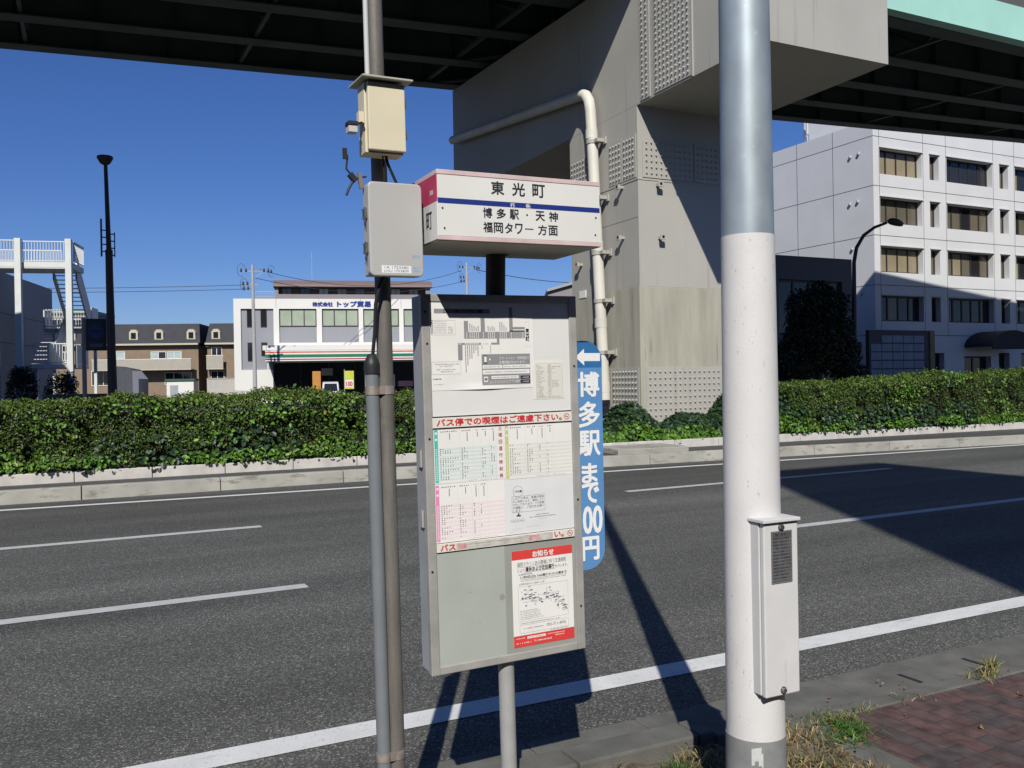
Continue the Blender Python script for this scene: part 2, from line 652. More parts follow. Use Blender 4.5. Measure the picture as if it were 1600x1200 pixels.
# far kerb, dark strip and pale stone edging
mb = MB()
x = -30.0
while x < 40:
    a, b = x + 0.006, x + 1.994
    ya, yb = far_kerb(a), far_kerb(b)
    mb.hexa([(a, ya, -0.1), (b, yb, -0.1), (b, yb + 0.2, -0.1), (a, ya + 0.2, -0.1), (a, ya + 0.03, 0.2), (b, yb + 0.03, 0.2), (b, yb + 0.2, 0.2), (a, ya + 0.2, 0.2)])
    x += 2.0
struct(mb.build('median_kerb', concrete, bevel=0.012))
mb = MB()
for a, b in zip(XS, XS[1:]):
    mb.hexa([(a, far_kerb(a) + 0.21, -0.1), (b, far_kerb(b) + 0.21, -0.1), (b, stone_line(b) + 0.02, -0.1), (a, stone_line(a) + 0.02, -0.1),
             (a, far_kerb(a) + 0.21, 0.19), (b, far_kerb(b) + 0.21, 0.19), (b, stone_line(b) + 0.02, 0.19), (a, stone_line(a) + 0.02, 0.19)])
struct(mb.build('median_strip', asphalt))
mb = MB()
x = -30.0
while x < 40:
    a, b = x + 0.005, x + 1.145
    ya, yb = stone_line(a) - 0.03, stone_line(b) - 0.03
    mb.hexa([(a, ya, 0.0), (b, yb, 0.0), (b, yb + 0.14, 0.0), (a, ya + 0.14, 0.0), (a, ya, 0.36), (b, yb, 0.36), (b, yb + 0.14, 0.36), (a, ya + 0.14, 0.36)])
    x += 1.15
struct(mb.build('stone_edging', granite, bevel=0.012))
mb = MB()
for a, b in zip(XS, XS[1:]):
    mb.hexa([(a, stone_line(a) + 0.115, -0.1), (b, stone_line(b) + 0.115, -0.1), (b, 20, -0.1), (a, 20, -0.1), (a, stone_line(a) + 0.115, 0.32), (b, stone_line(b) + 0.115, 0.32), (b, 20, 0.32), (a, 20, 0.32)])
struct(mb.build('median_soil', soil))
mb = MB()
mb.box(-60, 90, 20.5, 31.5, -0.1, 0.0)
struct(mb.build('opposite_road', asphalt))
mb = MB()
mb.hexa([(9.35, 14.42, 0.19), (10.95, 14.3, 0.19), (11.05, 15.35, 0.19), (9.45, 15.45, 0.19), (9.35, 14.42, 0.31), (10.95, 14.3, 0.31), (11.05, 15.35, 0.31), (9.45, 15.45, 0.31)])
tag(mb.build('concrete_block', concrete, bevel=0.015), 'low flat concrete slab on the median kerb below the expressway pier', 'concrete slab')

# ------------------------------------------------------------------ elevated expressway
mint = mat('mint_paint', (0.34, 0.6, 0.5), 0.55, var=0.06, vs_=1.0, spot=((0.2, 0.28, 0.24), 3.0, 0.68, (1, 1, 4)))
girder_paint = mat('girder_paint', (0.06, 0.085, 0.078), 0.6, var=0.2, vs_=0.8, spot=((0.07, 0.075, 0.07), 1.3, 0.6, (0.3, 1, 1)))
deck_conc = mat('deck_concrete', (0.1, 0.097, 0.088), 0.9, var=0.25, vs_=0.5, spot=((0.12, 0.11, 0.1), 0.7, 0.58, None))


def dk_far(x):
    return 28.6 - 0.1332 * (x + 1.86)


def dk_near(x):
    return 15.5 if x > 11 else 15.5 - 0.1332 * (x - 11)


def dk_z(x, y):           # level of the girder bottoms: banked towards the near side
    t = (y - dk_near(x)) / (dk_far(x) - dk_near(x))
    return 10.82 + 0.53 * t


exp = thing('elevated_expressway', 'mint green steel girder expressway deck passing overhead, seen from below', 'expressway')
SX = [-60, -30, -10, 0, 11, 24, 40, 70, 110]


def long_bar(mb, fy, w, dz0, dz1, m):
    for a, b in zip(SX, SX[1:]):
        ya, yb = fy(a), fy(b)
        za, zb = dk_z(a, ya), dk_z(b, yb)
        mb.hexa([(a, ya - w / 2, za + dz0), (b, yb - w / 2, zb + dz0), (b, yb + w / 2, zb + dz0), (a, ya + w / 2, za + dz0),
                 (a, ya - w / 2, za + dz1), (b, yb - w / 2, zb + dz1), (b, yb + w / 2, zb + dz1), (a, ya + w / 2, za + dz1)], m)


mb = MB()
for a, b in zip(SX, SX[1:]):
    p = []
    for dz in (0.95, 1.25):
        for xx, yy in ((a, dk_near(a) + 0.12), (b, dk_near(b) + 0.12), (b, dk_far(b)), (a, dk_far(a))):
            p.append((xx, yy, dk_z(xx, yy) + dz))
    mb.hexa(p)
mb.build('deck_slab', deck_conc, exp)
mb = MB()
long_bar(mb, lambda x: dk_near(x) + 0.06, 0.1, 0.0, 0.9, mint)
long_bar(mb, lambda x: dk_near(x) + 0.15, 0.3, -0.03, -0.002, mint)
mb.build('fascia', mint, exp)
mb = MB()
long_bar(mb, lambda x: dk_far(x) - 0.1, 0.22, 1.26, 6.25, deck_conc)
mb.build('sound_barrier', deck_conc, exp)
offs = [0.25, 2.75, 5.45, 8.1, 10.7]
for k, of in enumerate(offs):
    mb = MB()
    fy = lambda x, of=of: dk_far(x) - of * (dk_far(x) - dk_near(x)) / (dk_far(11) - dk_near(11))
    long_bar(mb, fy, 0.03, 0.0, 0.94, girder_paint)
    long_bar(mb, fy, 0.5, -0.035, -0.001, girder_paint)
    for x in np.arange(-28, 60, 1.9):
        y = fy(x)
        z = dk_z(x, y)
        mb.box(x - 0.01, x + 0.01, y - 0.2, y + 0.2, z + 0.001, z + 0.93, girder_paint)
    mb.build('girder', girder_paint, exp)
for x in np.arange(-24.0, 56, 5.7):
    mb = MB()
    for k in range(4):
        ys = []
        for of in (offs[k], offs[k + 1]):
            ys.append(dk_far(x) - of * (dk_far(x) - dk_near(x)) / (dk_far(11) - dk_near(11)))
        y0, y1 = ys[0] - 0.03, ys[1] + 0.03
        ym = (y0 + y1) / 2
        z0, z1, zm = dk_z(x, y0), dk_z(x, y1), dk_z(x, ym)
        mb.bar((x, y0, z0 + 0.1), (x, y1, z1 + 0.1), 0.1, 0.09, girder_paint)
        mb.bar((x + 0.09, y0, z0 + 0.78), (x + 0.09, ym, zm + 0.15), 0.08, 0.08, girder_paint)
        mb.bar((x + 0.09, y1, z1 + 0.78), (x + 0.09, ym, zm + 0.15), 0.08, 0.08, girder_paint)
        # lateral bracing in plan, near the pier only
        if not (6 < x < 13) or k > 1:
            continue
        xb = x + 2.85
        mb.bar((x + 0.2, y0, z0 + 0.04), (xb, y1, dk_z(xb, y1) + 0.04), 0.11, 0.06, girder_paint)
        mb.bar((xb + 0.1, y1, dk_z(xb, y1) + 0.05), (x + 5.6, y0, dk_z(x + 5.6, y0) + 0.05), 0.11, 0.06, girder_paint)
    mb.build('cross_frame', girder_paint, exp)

steel_g = mat('pier_paint', (0.385, 0.37, 0.325), 0.6, var=0.06, vs_=0.6, bump=0.05, bs=8, spot=[((0.25, 0.24, 0.22), 1.1, 0.7, (1, 1, 0.35)), ((0.3, 0.285, 0.25), 1.4, 0.6, (4, 4, 0.12)), ((0.4, 0.39, 0.355), 2.0, 0.6, None)])
steel_low = mat('pier_lower_coat', (0.36, 0.345, 0.275), 0.85, var=0.16, vs_=1.4, bump=0.2, bs=30, stretch=(2.5, 2.5, 0.35), spot=[((0.2, 0.185, 0.14), 2.2, 0.6, (4, 4, 0.3)), ((0.34, 0.33, 0.29), 3.0, 0.66, None)])
pvc = mat('drain_pipe_plastic', (0.6, 0.58, 0.5), 0.5, var=0.12, vs_=1.2, spot=((0.4, 0.37, 0.29), 2.4, 0.62, (1, 1, 0.4)))
PX0, PX1, PY0, PY1 = 11.1, 14.1, 16.15, 19.1
pier = thing('expressway_pier', 'grey steel T-shaped expressway pier with bolted splice plates rising from the median', 'bridge pier', (12.6, 17.6, 0.3))
pier_off = Vector((-12.6, -17.6, -0.3))


def pbuild(mb, name, m, bevel=0):
    return mb.build(name, m, pier, bevel, loc=pier_off)


mb = MB()
mb.box(PX0, PX1, PY0, PY1, 3.72, 7.705)
pbuild(mb, 'column', steel_g)
mb = MB()
mb.box(PX0 - 0.004, PX1 + 0.004, PY0 - 0.004, PY1 + 0.004, 0.2, 3.72)
pbuild(mb, 'column_base', steel_low, 0.015)
mb = MB()
BY0, BY1 = 12.1, 26.65
mb.hexa([(PX0, BY0, 7.7), (PX1 + 0.1, BY0, 7.7), (PX1 + 0.1, BY1, 7.7), (PX0, BY1, 7.7), (PX0, BY0, 10.55), (PX1 + 0.1, BY0, 10.55), (PX1 + 0.1, BY1, 11.2), (PX0, BY1, 11.2)])
pbuild(mb, 'crossbeam', steel_g)


def bolt_grid(mb, a0, a1, z0, z1, face, off, m, pitch=0.102, skip=None):
    """rows of hexagonal bolt heads; face 'x' looks to -X, 'y' looks to -Y"""
    na, nz = max(1, int(round((a1 - a0) / pitch))), max(1, int(round((z1 - z0) / pitch)))
    for i in range(na):
        a = a0 + (i + 0.5) * (a1 - a0) / na
        if skip and skip(i):
            continue
        for j in range(nz):
            z = z0 + (j + 0.5) * (z1 - z0) / nz
            n = 6
            vs, fs = [], []
            for (r, h) in ((0.025, 0.0), (0.022, 0.025), (0.01, 0.04)):
                for k in range(n):
                    t = 2 * math.pi * k / n
                    if face == 'x':
                        vs.append((off - h, a + r * math.cos(t), z + r * math.sin(t)))
                    else:
                        vs.append((a + r * math.cos(t), off - h, z + r * math.sin(t)))
            for q in range(2):
                for k in range(n):
                    k2 = (k + 1) % n
                    f = (q * n + k, q * n + k2, (q + 1) * n + k2, (q + 1) * n + k)
                    fs.append(f if face == 'y' else f[::-1])
            top = tuple(range(2 * n, 3 * n))
            fs.append(top if face == 'y' else top[::-1])
            mb.add(vs, fs, m)


def splice(a0, a1, z0, z1, face, skip=None):
    mb = MB()
    t = 0.018
    if face == 'x':
        mb.box(PX0 - t, PX0 + 0.002, a0, a1, z0, z1, steel_g)
        bolt_grid(mb, a0 + 0.03, a1 - 0.03, z0 + 0.03, z1 - 0.03, 'x', PX0 - t, steel_g, pitch=0.128, skip=skip)
    else:
        mb.box(a0, a1, PY0 - t, PY0 + 0.002, z0, z1, steel_g)
        bolt_grid(mb, a0 + 0.03, a1 - 0.03, z0 + 0.03, z1 - 0.03, 'y', PY0 - t, steel_g, pitch=0.135, skip=skip)
    return pbuild(mb, 'splice_plate', steel_g)


splice(14.19, 15.46, 7.74, 10.6, 'x')
splice(15.62, 15.98, 7.74, 10.6, 'x')
splice(16.2, 16.72, 6.13, 7.1, 'x')
splice(16.74, 17.3, 6.13, 7.1, 'x')
splice(18.05, 19.06, 6.13, 7.1, 'x')
splice(11.22, 12.6, 6.13, 7.0, 'y')
splice(12.64, 14.0, 6.13, 7.0, 'y')
splice(16.22, 17.3, 0.35, 1.93, 'x')
splice(17.34, 19.05, 0.35, 1.93, 'x')
splice(11.22, 14.0, 0.35, 1.93, 'y')
mb = MB()
mb.box(PX0 - 0.03, PX0 - 0.001, 14.14, 14.175, 7.7, 10.6)
pbuild(mb, 'plate_edge', steel_g)
mb = MB()
mb.box(PX0 - 0.012, PX0 - 0.001, PY0, PY1, 6.07, 6.11)
mb.box(PX0 - 0.012, PX1, PY0 - 0.012, PY0 - 0.001, 6.07, 6.11)
pbuild(mb, 'seam_strip', steel_g)
mb = MB()
mb.box(PX0 - 0.006, PX0 - 0.001, PY0, PY1, 5.25, 5.27)
pbuild(mb, 'seam_strip', steel_g)
# drain pipe with its clamps
mb = MB()
pts = [(10.88, 26.2, 9.45), (10.9, 18.35, 8.52), (10.9, 18.12, 8.5), (10.9, 17.95, 8.42), (10.9, 17.82, 8.25), (10.9, 17.76, 8.0), (10.9, 17.72, 7.5), (10.9, 17.34, 1.2)]
mb.tube(pts, 0.13, 16, pvc)
for z in (7.55, 4.9, 3.1, 1.6):
    y = 17.72 - (7.5 - z) * 0.0603
    mb.tube([(10.9, y + 0.005, z), (10.9, y, z - 0.22)], 0.146, 16, pvc)
pipe = pbuild(mb, 'drain_pipe', pvc)
for z in (7.25, 5.9, 4.62, 3.5, 2.3):
    y = 17.72 - (7.5 - z) * 0.0603
    mb = MB()
    mb.tube([(10.9, y, z - 0.045), (10.9, y, z + 0.045)], 0.15, 14, steel_g)
    mb.box(10.86, 11.09, y - 0.28, y - 0.13, z - 0.04, z + 0.04, steel_g)
    mb.box(11.05, 11.095, y - 0.32, y - 0.18, z - 0.08, z + 0.08, steel_g)
    o = mb.build('pipe_bracket', steel_g, pipe)
for (yy, zz) in [(16.75, 6.01), (16.74, 4.87), (18.6, 4.5)]:
    mb = MB()
    mb.box(10.93, 11.1, yy - 0.03, yy + 0.03, zz - 0.03, zz + 0.03)
    mb.box(10.93, 10.97, yy - 0.07, yy + 0.07, zz - 0.06, zz + 0.05)
    pbuild(mb, 'step_lug', steel_g)
for (xx, zz) in [(11.6, 5.98), (11.64, 4.81)]:
    mb = MB()
    mb.box(xx - 0.03, xx + 0.03, 15.98, 16.15, zz - 0.03, zz + 0.03)
    mb.box(xx - 0.07, xx + 0.07, 15.98, 16.02, zz - 0.06, zz + 0.05)
    pbuild(mb, 'step_lug', steel_g)
mb = MB()
mb.box(11.08, 11.1, 18.42, 18.72, 3.68, 3.86)
pbuild(mb, 'number_plate', paper)

# ------------------------------------------------------------------ bus stop sign
alu = mat('weathered_aluminium', (0.35, 0.34, 0.32), 0.5, metal=0.15, var=0.15, vs_=9, bump=0.08, bs=60, spot=[((0.26, 0.23, 0.19), 14.0, 0.66, (1, 1, 0.4)), ((0.55, 0.54, 0.52), 22.0, 0.66, None)])
alu_side = mat('grey_enamel', (0.3, 0.315, 0.33), 0.55, var=0.12, vs_=5, spot=((0.17, 0.15, 0.13), 14.0, 0.7, (1, 1, 0.3)))
panel_white = mat('white_panel', (0.66, 0.655, 0.64), 0.5, var=0.04, vs_=4, spot=((0.5, 0.48, 0.44), 9.0, 0.7, None))
panel_green = mat('pale_green_panel', (0.36, 0.385, 0.35), 0.5, var=0.05, vs_=6, spot=((0.26, 0.28, 0.25), 26.0, 0.74, None))
panel_grey = mat('grey_panel', (0.28, 0.29, 0.26), 0.5, var=0.07, vs_=6)
enamel = mat('white_enamel', (0.68, 0.675, 0.64), 0.4, var=0.04, vs_=3, spot=((0.55, 0.52, 0.46), 12.0, 0.7, None))
pink = mat('faded_pink_edge', (0.6, 0.46, 0.455), 0.5, var=0.12, vs_=12, spot=((0.68, 0.62, 0.6), 16.0, 0.6, None))
rouge = mat('faded_red_panel', (0.45, 0.045, 0.11), 0.5, var=0.1, vs_=6)
under = mat('header_underside', (0.42, 0.41, 0.33), 0.6, var=0.12, vs_=5, spot=((0.32, 0.28, 0.18), 6.0, 0.62, None))
post_grey = mat('post_grey', (0.34, 0.34, 0.335), 0.5, metal=0.1, var=0.1, vs_=12, bump=0.08, bs=120)
neck_m = mat('neck_paint', (0.07, 0.06, 0.055), 0.6, var=0.15, vs_=10)

bus = thing('bus_stop_sign', 'tall white Japanese bus stop sign with timetable board and header box on a grey post', 'bus stop', (1.393, 2.91, 0.05), (0, -0.0138, 0))
BO = Vector((0.0, 2.857 - 2.91, 1.261))         # board centre, front face, in the sign's own frame


def bb(mb, name, m=None, bevel=0, parent=None, d=0.0):
    o = mb.build(name, m, parent or bus, bevel)
    if parent is None:
        o.location = BO
    return o


HW, HH = 0.309, 0.662
mb = MB()
mb.tube([(0, 0, -0.05), (0, 0, 0.62)], 0.0295, 20)
o = mb.build('post', post_grey, bus)
mb = MB()
mb.tube([(0, 0, 1.9), (0, -0.02, 2.14)], 0.036, 20)
mb.tube([(0, -0.018, 2.07), (0, -0.02, 2.084)], 0.046, 20)
mb.build('neck', neck_m, bus)
mb = MB()                                       # shallow case behind the board
mb.box(-HW + 0.003, HW - 0.003, 0.018, 0.105, -HH + 0.003, HH - 0.003)
bb(mb, 'board_case', alu_side, 0.006)
mb = MB()                                       # frame of mitred bars
w = 0.032
mb.box(-HW, -HW + w, 0, 0.026, -HH, HH)
mb.box(HW - w, HW, 0, 0.026, -HH, HH)
mb.box(-HW + w, HW - w, 0.0007, 0.0255, HH - 0.027, HH)
mb.box(-HW + w, HW - w, 0.0007, 0.0255, -HH, -HH + 0.028)
fr = bb(mb, 'frame', alu, 0.003)
for (u, v) in [(-0.29, 0.49), (-0.292, 0.16), (-0.296, -0.3), (0.293, -0.1), (0.293, 0.4), (-0.295, 0.6), (0.293, -0.5)]:
    mb = MB()
    mb.tube([(u, -0.0015, v), (u, 0.004, v)], 0.0042, 10)
    mb.build('screw', black, fr)
for v in (0.09, -0.12):
    mb = MB()
    mb.box(-HW - 0.004, -HW + 0.0005, 0.03, 0.06, v - 0.03, v + 0.03)
    mb.tube([(-HW - 0.004, 0.032, v - 0.028), (-HW - 0.004, 0.032, v + 0.028)], 0.004, 8)
    mb.build('hinge', alu, fr)
IW = HW - w
PD = -0.006                                     # panels sit slightly back inside the frame
mb = MB()
mb.box(-IW, IW, 0.006, 0.017, 0.236, HH - 0.027)
bb(mb, 'upper_panel', panel_white)
mb = MB()
mb.box(-IW, IW, 0.006, 0.017, -0.205, 0.194)
bb(mb, 'timetable_panel', panel_white)
mb = MB()
mb.box(-IW, -0.016, 0.005, 0.017, -HH + 0.028, -0.24)
mb.box(-0.016, IW, 0.0062, 0.017, -HH + 0.028, -0.24, None)
lp = bb(mb, 'lower_panel', panel_green)
mb = MB()
mb.rect(-0.0155, -HH + 0.0285, IW, -0.2405, -0.0058, panel_grey)
mb.build('grey_backing', panel_grey, lp)
mb = MB()
for k in range(26):
    u, v = random.uniform(-0.26, 0.0), random.uniform(-0.6, -0.27)
    mb.rect(u, v, u + random.uniform(0.002, 0.006), v + random.uniform(0.001, 0.003), -0.0045, grey_ink)
mb.lathe([(0.0, 0), (0.011, 0.0)], n=3)
for (u, v, a, l) in [(-0.155, -0.39, -0.3, 0.016), (-0.12, -0.5, -1.1, 0.014), (-0.2, -0.35, 0.4, 0.006), (-0.07, -0.33, 0.9, 0.006), (-0.21, -0.57, 0.2, 0.005), (-0.19, -0.47, 0.1, 0.005), (-0.1, -0.29, 1, 0.005)]:
    mb = MB()
    c, s = math.cos(a) * l / 2, math.sin(a) * l / 2
    nx_, nz_ = -math.sin(a) * 0.001, math.cos(a) * 0.001
    mb.add([(u - c - nx_, 0.0046, v - s - nz_), (u + c - nx_, 0.0046, v + s - nz_), (u + c + nx_, 0.0046, v + s + nz_), (u - c + nx_, 0.0046, v - s + nz_)], [(0, 1, 2, 3)])
    mb.build('scuff_mark', panel_grey, lp)
ang = [2 * math.pi * k / 16 for k in range(16)]
mb = MB()
mb.add([(-0.03 + 0.011 * math.cos(a), 0.0046, -0.424 + 0.011 * math.sin(a)) for a in ang], [tuple(range(16))])
mb.build('round_stain', panel_grey, lp)

# --- route map poster
S_ = -0.0045                                     # d of the paper face: negative = behind the frame front


def dd(k):
    return S_ + k


mb = MB()
fit = wavy(mb, -0.276, 0.326, 0.125, 0.633, paper, 0.002, 26, d=-0.0052, seed=3, curl=0.006)
pos = bb(mb, 'route_map_poster')
mb = MB()
mb.fit = fit
D1, D2, D3 = -0.0026, -0.0022, -0.0018
D1, D2, D3 = 0.0 - 0.0014, 0.0 - 0.001, 0.0 - 0.0006
g, k_ = grey_ink, ink
mb.rect(-0.26, 0.595, -0.047, 0.611, D1, band_grey)
mb.text('このバス停からの行先と路線', -0.226, 0.5965, -0.075, 0.6095, D2, ink, 0.0004)
mb.line_rect(-0.273, 0.519, -0.182, 0.571, 0.0008, D1, pale_ink)
for k in range(7):
    v = 0.571 - 0.0065 - k * 0.0066
    mb.line_rect(-0.2735, v - 0.001, -0.266, v + 0.006, 0.0012, D2, ink)
    mb.ticks(-0.262, v + 0.0005, -0.215, v + 0.0035, D2, pale_ink, 12)
    if k > 2:
        mb.ticks(-0.208, v + 0.0005, -0.19, v + 0.004, D2, grey_ink, 5)
mb.rect(-0.149, 0.506, 0.092, 0.53, D1, band_grey)
mb.rect(-0.149, 0.53, -0.133, 0.569, D1, band_grey)
mb.rect(-0.084, 0.53, -0.068, 0.58, D1, band_grey)
mb.rect(0.029, 0.53, 0.043, 0.618, D1, band_grey)
mb.rect(0.043, 0.5385, 0.092, 0.547, D1, band_grey)
mb.rect(0.029, 0.5302, 0.092, 0.5345, D2, ink)
mb.rect(-0.022, 0.484, -0.012, 0.506, D1, band_grey)
mb.rect(-0.045, 0.484, -0.022, 0.491, D1, band_grey)
mb.rect(-0.173, 0.484, -0.085, 0.491, D1, band_grey)
mb.rect(-0.174, 0.43, -0.157, 0.484, D1, band_grey)
for j in range(5):
    vv = 0.5265 - j * 0.0045
    mb.rect(0.042, vv, 0.09, vv + 0.0006, D2, paper)
    for u in [-0.141, -0.128, -0.12, -0.112, -0.104, -0.096, -0.0765, -0.057, -0.049, -0.041, -0.033, -0.01, -0.002, 0.006, 0.014, 0.034, 0.081]:
        mb.rect(u, vv - 0.0005, u + 0.0036, vv + 0.0022, D2, paper)
for u in [-0.168, -0.147, -0.139, -0.131, -0.123, -0.115, -0.107, -0.099]:
    mb.rect(u, 0.4855, u + 0.005, 0.4895, D2, paper)
for u in [-0.128, -0.12, -0.112, -0.104, -0.096, -0.057, -0.049, -0.041, -0.033, -0.01, -0.002, 0.006, 0.014]:
    h = random.uniform(0.012, 0.034)
    for q in range(int(h / 0.0045)):
        mb.rect(u, 0.534 + q * 0.0045, u + 0.0032, 0.537 + q * 0.0045, D2, grey_ink)
for k, u in enumerate([-0.147, -0.139, -0.131, -0.123, -0.115, -0.107, -0.099, -0.083, -0.05]):
    h = [0.1, 0.075, 0.05, 0.05, 0.03, 0.02, 0.04, 0.015, 0.03][k]
    for q in range(int(h / 0.0048)):
        mb.rect(u, 0.479 - q * 0.0048, u + 0.0032, 0.4822 - q * 0.0048, D2, grey_ink if k < 7 else pale_ink)
mb.ticks(-0.076, 0.4855, -0.056, 0.4895, D2, grey_ink, 5)
mb.line_rect(0.094, 0.476, 0.1095, 0.566, 0.0007, D1, pale_ink)
for j, c in enumerate('東光町'):
    mb.text(c, 0.0955, 0.5275 - j * 0.0158, 0.109, 0.541 - j * 0.0158, D2, ink, 0.0006)
mb.line_rect(-0.2745, 0.382, -0.165, 0.426, 0.0007, D1, grey_ink)
for (a, b, v, n) in [(-0.27, -0.17, 0.4155, 22), (-0.245, -0.195, 0.409, 12), (-0.255, -0.185, 0.397, 16), (-0.24, -0.195, 0.3895, 11)]:
    mb.ticks(a, v, b, v + 0.004, D1, grey_ink, n)
mb.ticks(-0.271, 0.364, -0.238, 0.369, D1, ink, 9, gap=0.15)
mb.ticks(-0.266, 0.346, -0.228, 0.349, D1, grey_ink, 12)
mb.rect(-0.084, 0.3395, 0.11, 0.45, D1, band_grey)
mb.rect(-0.076, 0.4165, -0.063, 0.446, D2, ink)
mb.rect(-0.0745, 0.4215, -0.0645, 0.442, D3, paper)
mb.rect(-0.055, 0.428, -0.049, 0.434, D2, paper)
mb.text('スマートフォン・携帯電話で', -0.016, 0.4295, 0.106, 0.4405, D2, paper)
mb.text('各種情報が分かります！', -0.016, 0.4145, 0.09, 0.4255, D2, paper)
for (a, b, c, e) in [(-0.081, 0.3985, -0.004, 0.411), (-0.001, 0.3985, 0.1085, 0.411), (-0.081, 0.378, 0.107, 0.394), (-0.047, 0.361, 0.061, 0.372)]:
    mb.rect(a, b, c, e, D2, paper)
    mb.ticks(a + 0.005, (b + e) / 2 - 0.0018, c - 0.008, (b + e) / 2 + 0.002, D3, grey_ink, int((c - a) / 0.005))
mb.rect(-0.077, 0.351, -0.061, 0.37, D2, paper)
mb.rect(-0.0745, 0.3565, -0.0635, 0.365, D3, grey_ink)
mb.text('にしてつバスナビアプリ検索', -0.054, 0.3455, 0.066, 0.3565, D2, paper)
for v in (0.3585, 0.3435):
    mb.rect(0.069, v, 0.1085, v + 0.0115, D2, ink)
    mb.ticks(0.078, v + 0.004, 0.104, v + 0.008, D3, paper, 7)
mb.build('print', None, pos)
# --- small timetable paper
mb = MB()
fit = wavy(mb, 0.118, 0.281, 0.252, 0.427, mat('cream_paper', (0.68, 0.66, 0.6), 0.8, var=0.04), 0.0008, 10, d=-0.0052, seed=5)
sp = bb(mb, 'small_timetable')
mb = MB()
mb.fit = fit
mb.line_rect(0.133, 0.285, 0.2445, 0.412, 0.0006, -0.003, grey_ink)
mb.rect(0.182, 0.286, 0.1826, 0.411, -0.003, grey_ink)
mb.rect(0.197, 0.286, 0.1976, 0.411, -0.003, grey_ink)
for k in range(21):
    v = 0.405 - k * 0.0058
    mb.rect(0.134, v - 0.0015, 0.244, v - 0.0012, -0.003, pale_ink)
    mb.ticks(0.136, v, 0.136 + random.uniform(0.012, 0.04), v + 0.0028, -0.003, grey_ink, 7)
    mb.ticks(0.185, v, 0.195, v + 0.003, -0.003, ink, 3)
    if random.random() < 0.6:
        mb.ticks(0.2, v, 0.2 + random.uniform(0.012, 0.04), v + 0.0028, -0.003, grey_ink, 7)
mb.build('print', None, sp)


# --- the two no-smoking strips
def no_smoking(mb, u, v, r, d):
    n = 24
    for k in range(n):
        a, b = 2 * math.pi * k / n, 2 * math.pi * (k + 1) / n
        mb.add([(u + r * math.cos(a), -d, v + r * math.sin(a)), (u + r * math.cos(b), -d, v + r * math.sin(b)), (u + r * .82 * math.cos(b), -d, v + r * .82 * math.sin(b)), (u + r * .82 * math.cos(a), -d, v + r * .82 * math.sin(a))], [(0, 3, 2, 1)], red_ink)
    c = r * 0.6
    mb.add([(u - c, -d, v + c - 0.0012), (u + c - 0.0012, -d, v - c), (u + c, -d, v - c + 0.0012), (u - c + 0.0012, -d, v + c)], [(0, 1, 2, 3)], red_ink)
    mb.rect(u - r * 0.55, v - 0.0012, u + r * 0.4, v + 0.0012, d - 0.0002, ink)


strip_m = mat('cream_strip', (0.68, 0.65, 0.58), 0.5, var=0.05, vs_=10)
mb = MB()
mb.box(-0.279, 0.276, -0.0015, 0.012, 0.196, 0.231)
st = bb(mb, 'no_smoking_strip', strip_m, 0.001)
mb = MB()
mb.text('バス停での喫煙はご遠慮下さい。', -0.264, 0.2015, 0.232, 0.2265, 0.0018, red_ink, 0.0011)
no_smoking(mb, 0.2535, 0.2135, 0.0115, 0.0019)
mb.build('print', None, st)
mb = MB()
mb.box(-0.277, 0.274, -0.0015, 0.012, -0.2365, -0.207)
st = bb(mb, 'no_smoking_strip', strip_m, 0.001)
st['label'] = 'worn no-smoking strip whose middle words have peeled off'
mb = MB()
mb.text('バス', -0.263, -0.232, -0.208, -0.2105, 0.0018, red_ink, 0.0011)
mb.text('亭', -0.188, -0.2305, -0.17, -0.216, 0.0018, red_ink, 0.0009)
mb.text('い。', 0.188, -0.231, 0.226, -0.2115, 0.0018, red_ink, 0.0011)
no_smoking(mb, 0.2535, -0.2215, 0.0115, 0.0019)
peel = mat('peeled_backing', (0.5, 0.47, 0.43), 0.9, var=0.2, vs_=30, spot=[((0.32, 0.31, 0.3), 60.0, 0.56, (1, 1, 3)), ((0.66, 0.42, 0.4), 16.0, 0.63, None)])


def torn(mb, u0, v0, u1, v1, d, m, n=26):
    top, bot = [], []
    for k in range(n + 1):
        u = u0 + (u1 - u0) * k / n
        top.append((u, -d, v1 - abs(random.gauss(0, 0.0018))))
        bot.append((u, -d, v0 + abs(random.gauss(0, 0.0018))))
    for k in range(n):
        mb.add([bot[k], bot[k + 1], top[k + 1], top[k]], [(0, 1, 2, 3)], m)


torn(mb, -0.205, -0.2345, 0.18, -0.209, 0.0022, peel)
torn(mb, -0.2, -0.2325, -0.165, -0.2115, 0.0024, mat('pink_residue', (0.55, 0.3, 0.29), 0.9, var=0.3, vs_=60))
torn(mb, 0.08, -0.2325, 0.125, -0.2115, 0.0024, mat('pink_residue', (0.55, 0.3, 0.29)))
mb.ticks(-0.16, -0.2195, 0.06, -0.2165, 0.0026, grey_ink, 60)
mb.ticks(-0.13, -0.2275, 0.03, -0.2255, 0.0026, pale_ink, 40)
mb.build('print', None, st)


# --- three timetables and the notice sheet
o_fit = {}


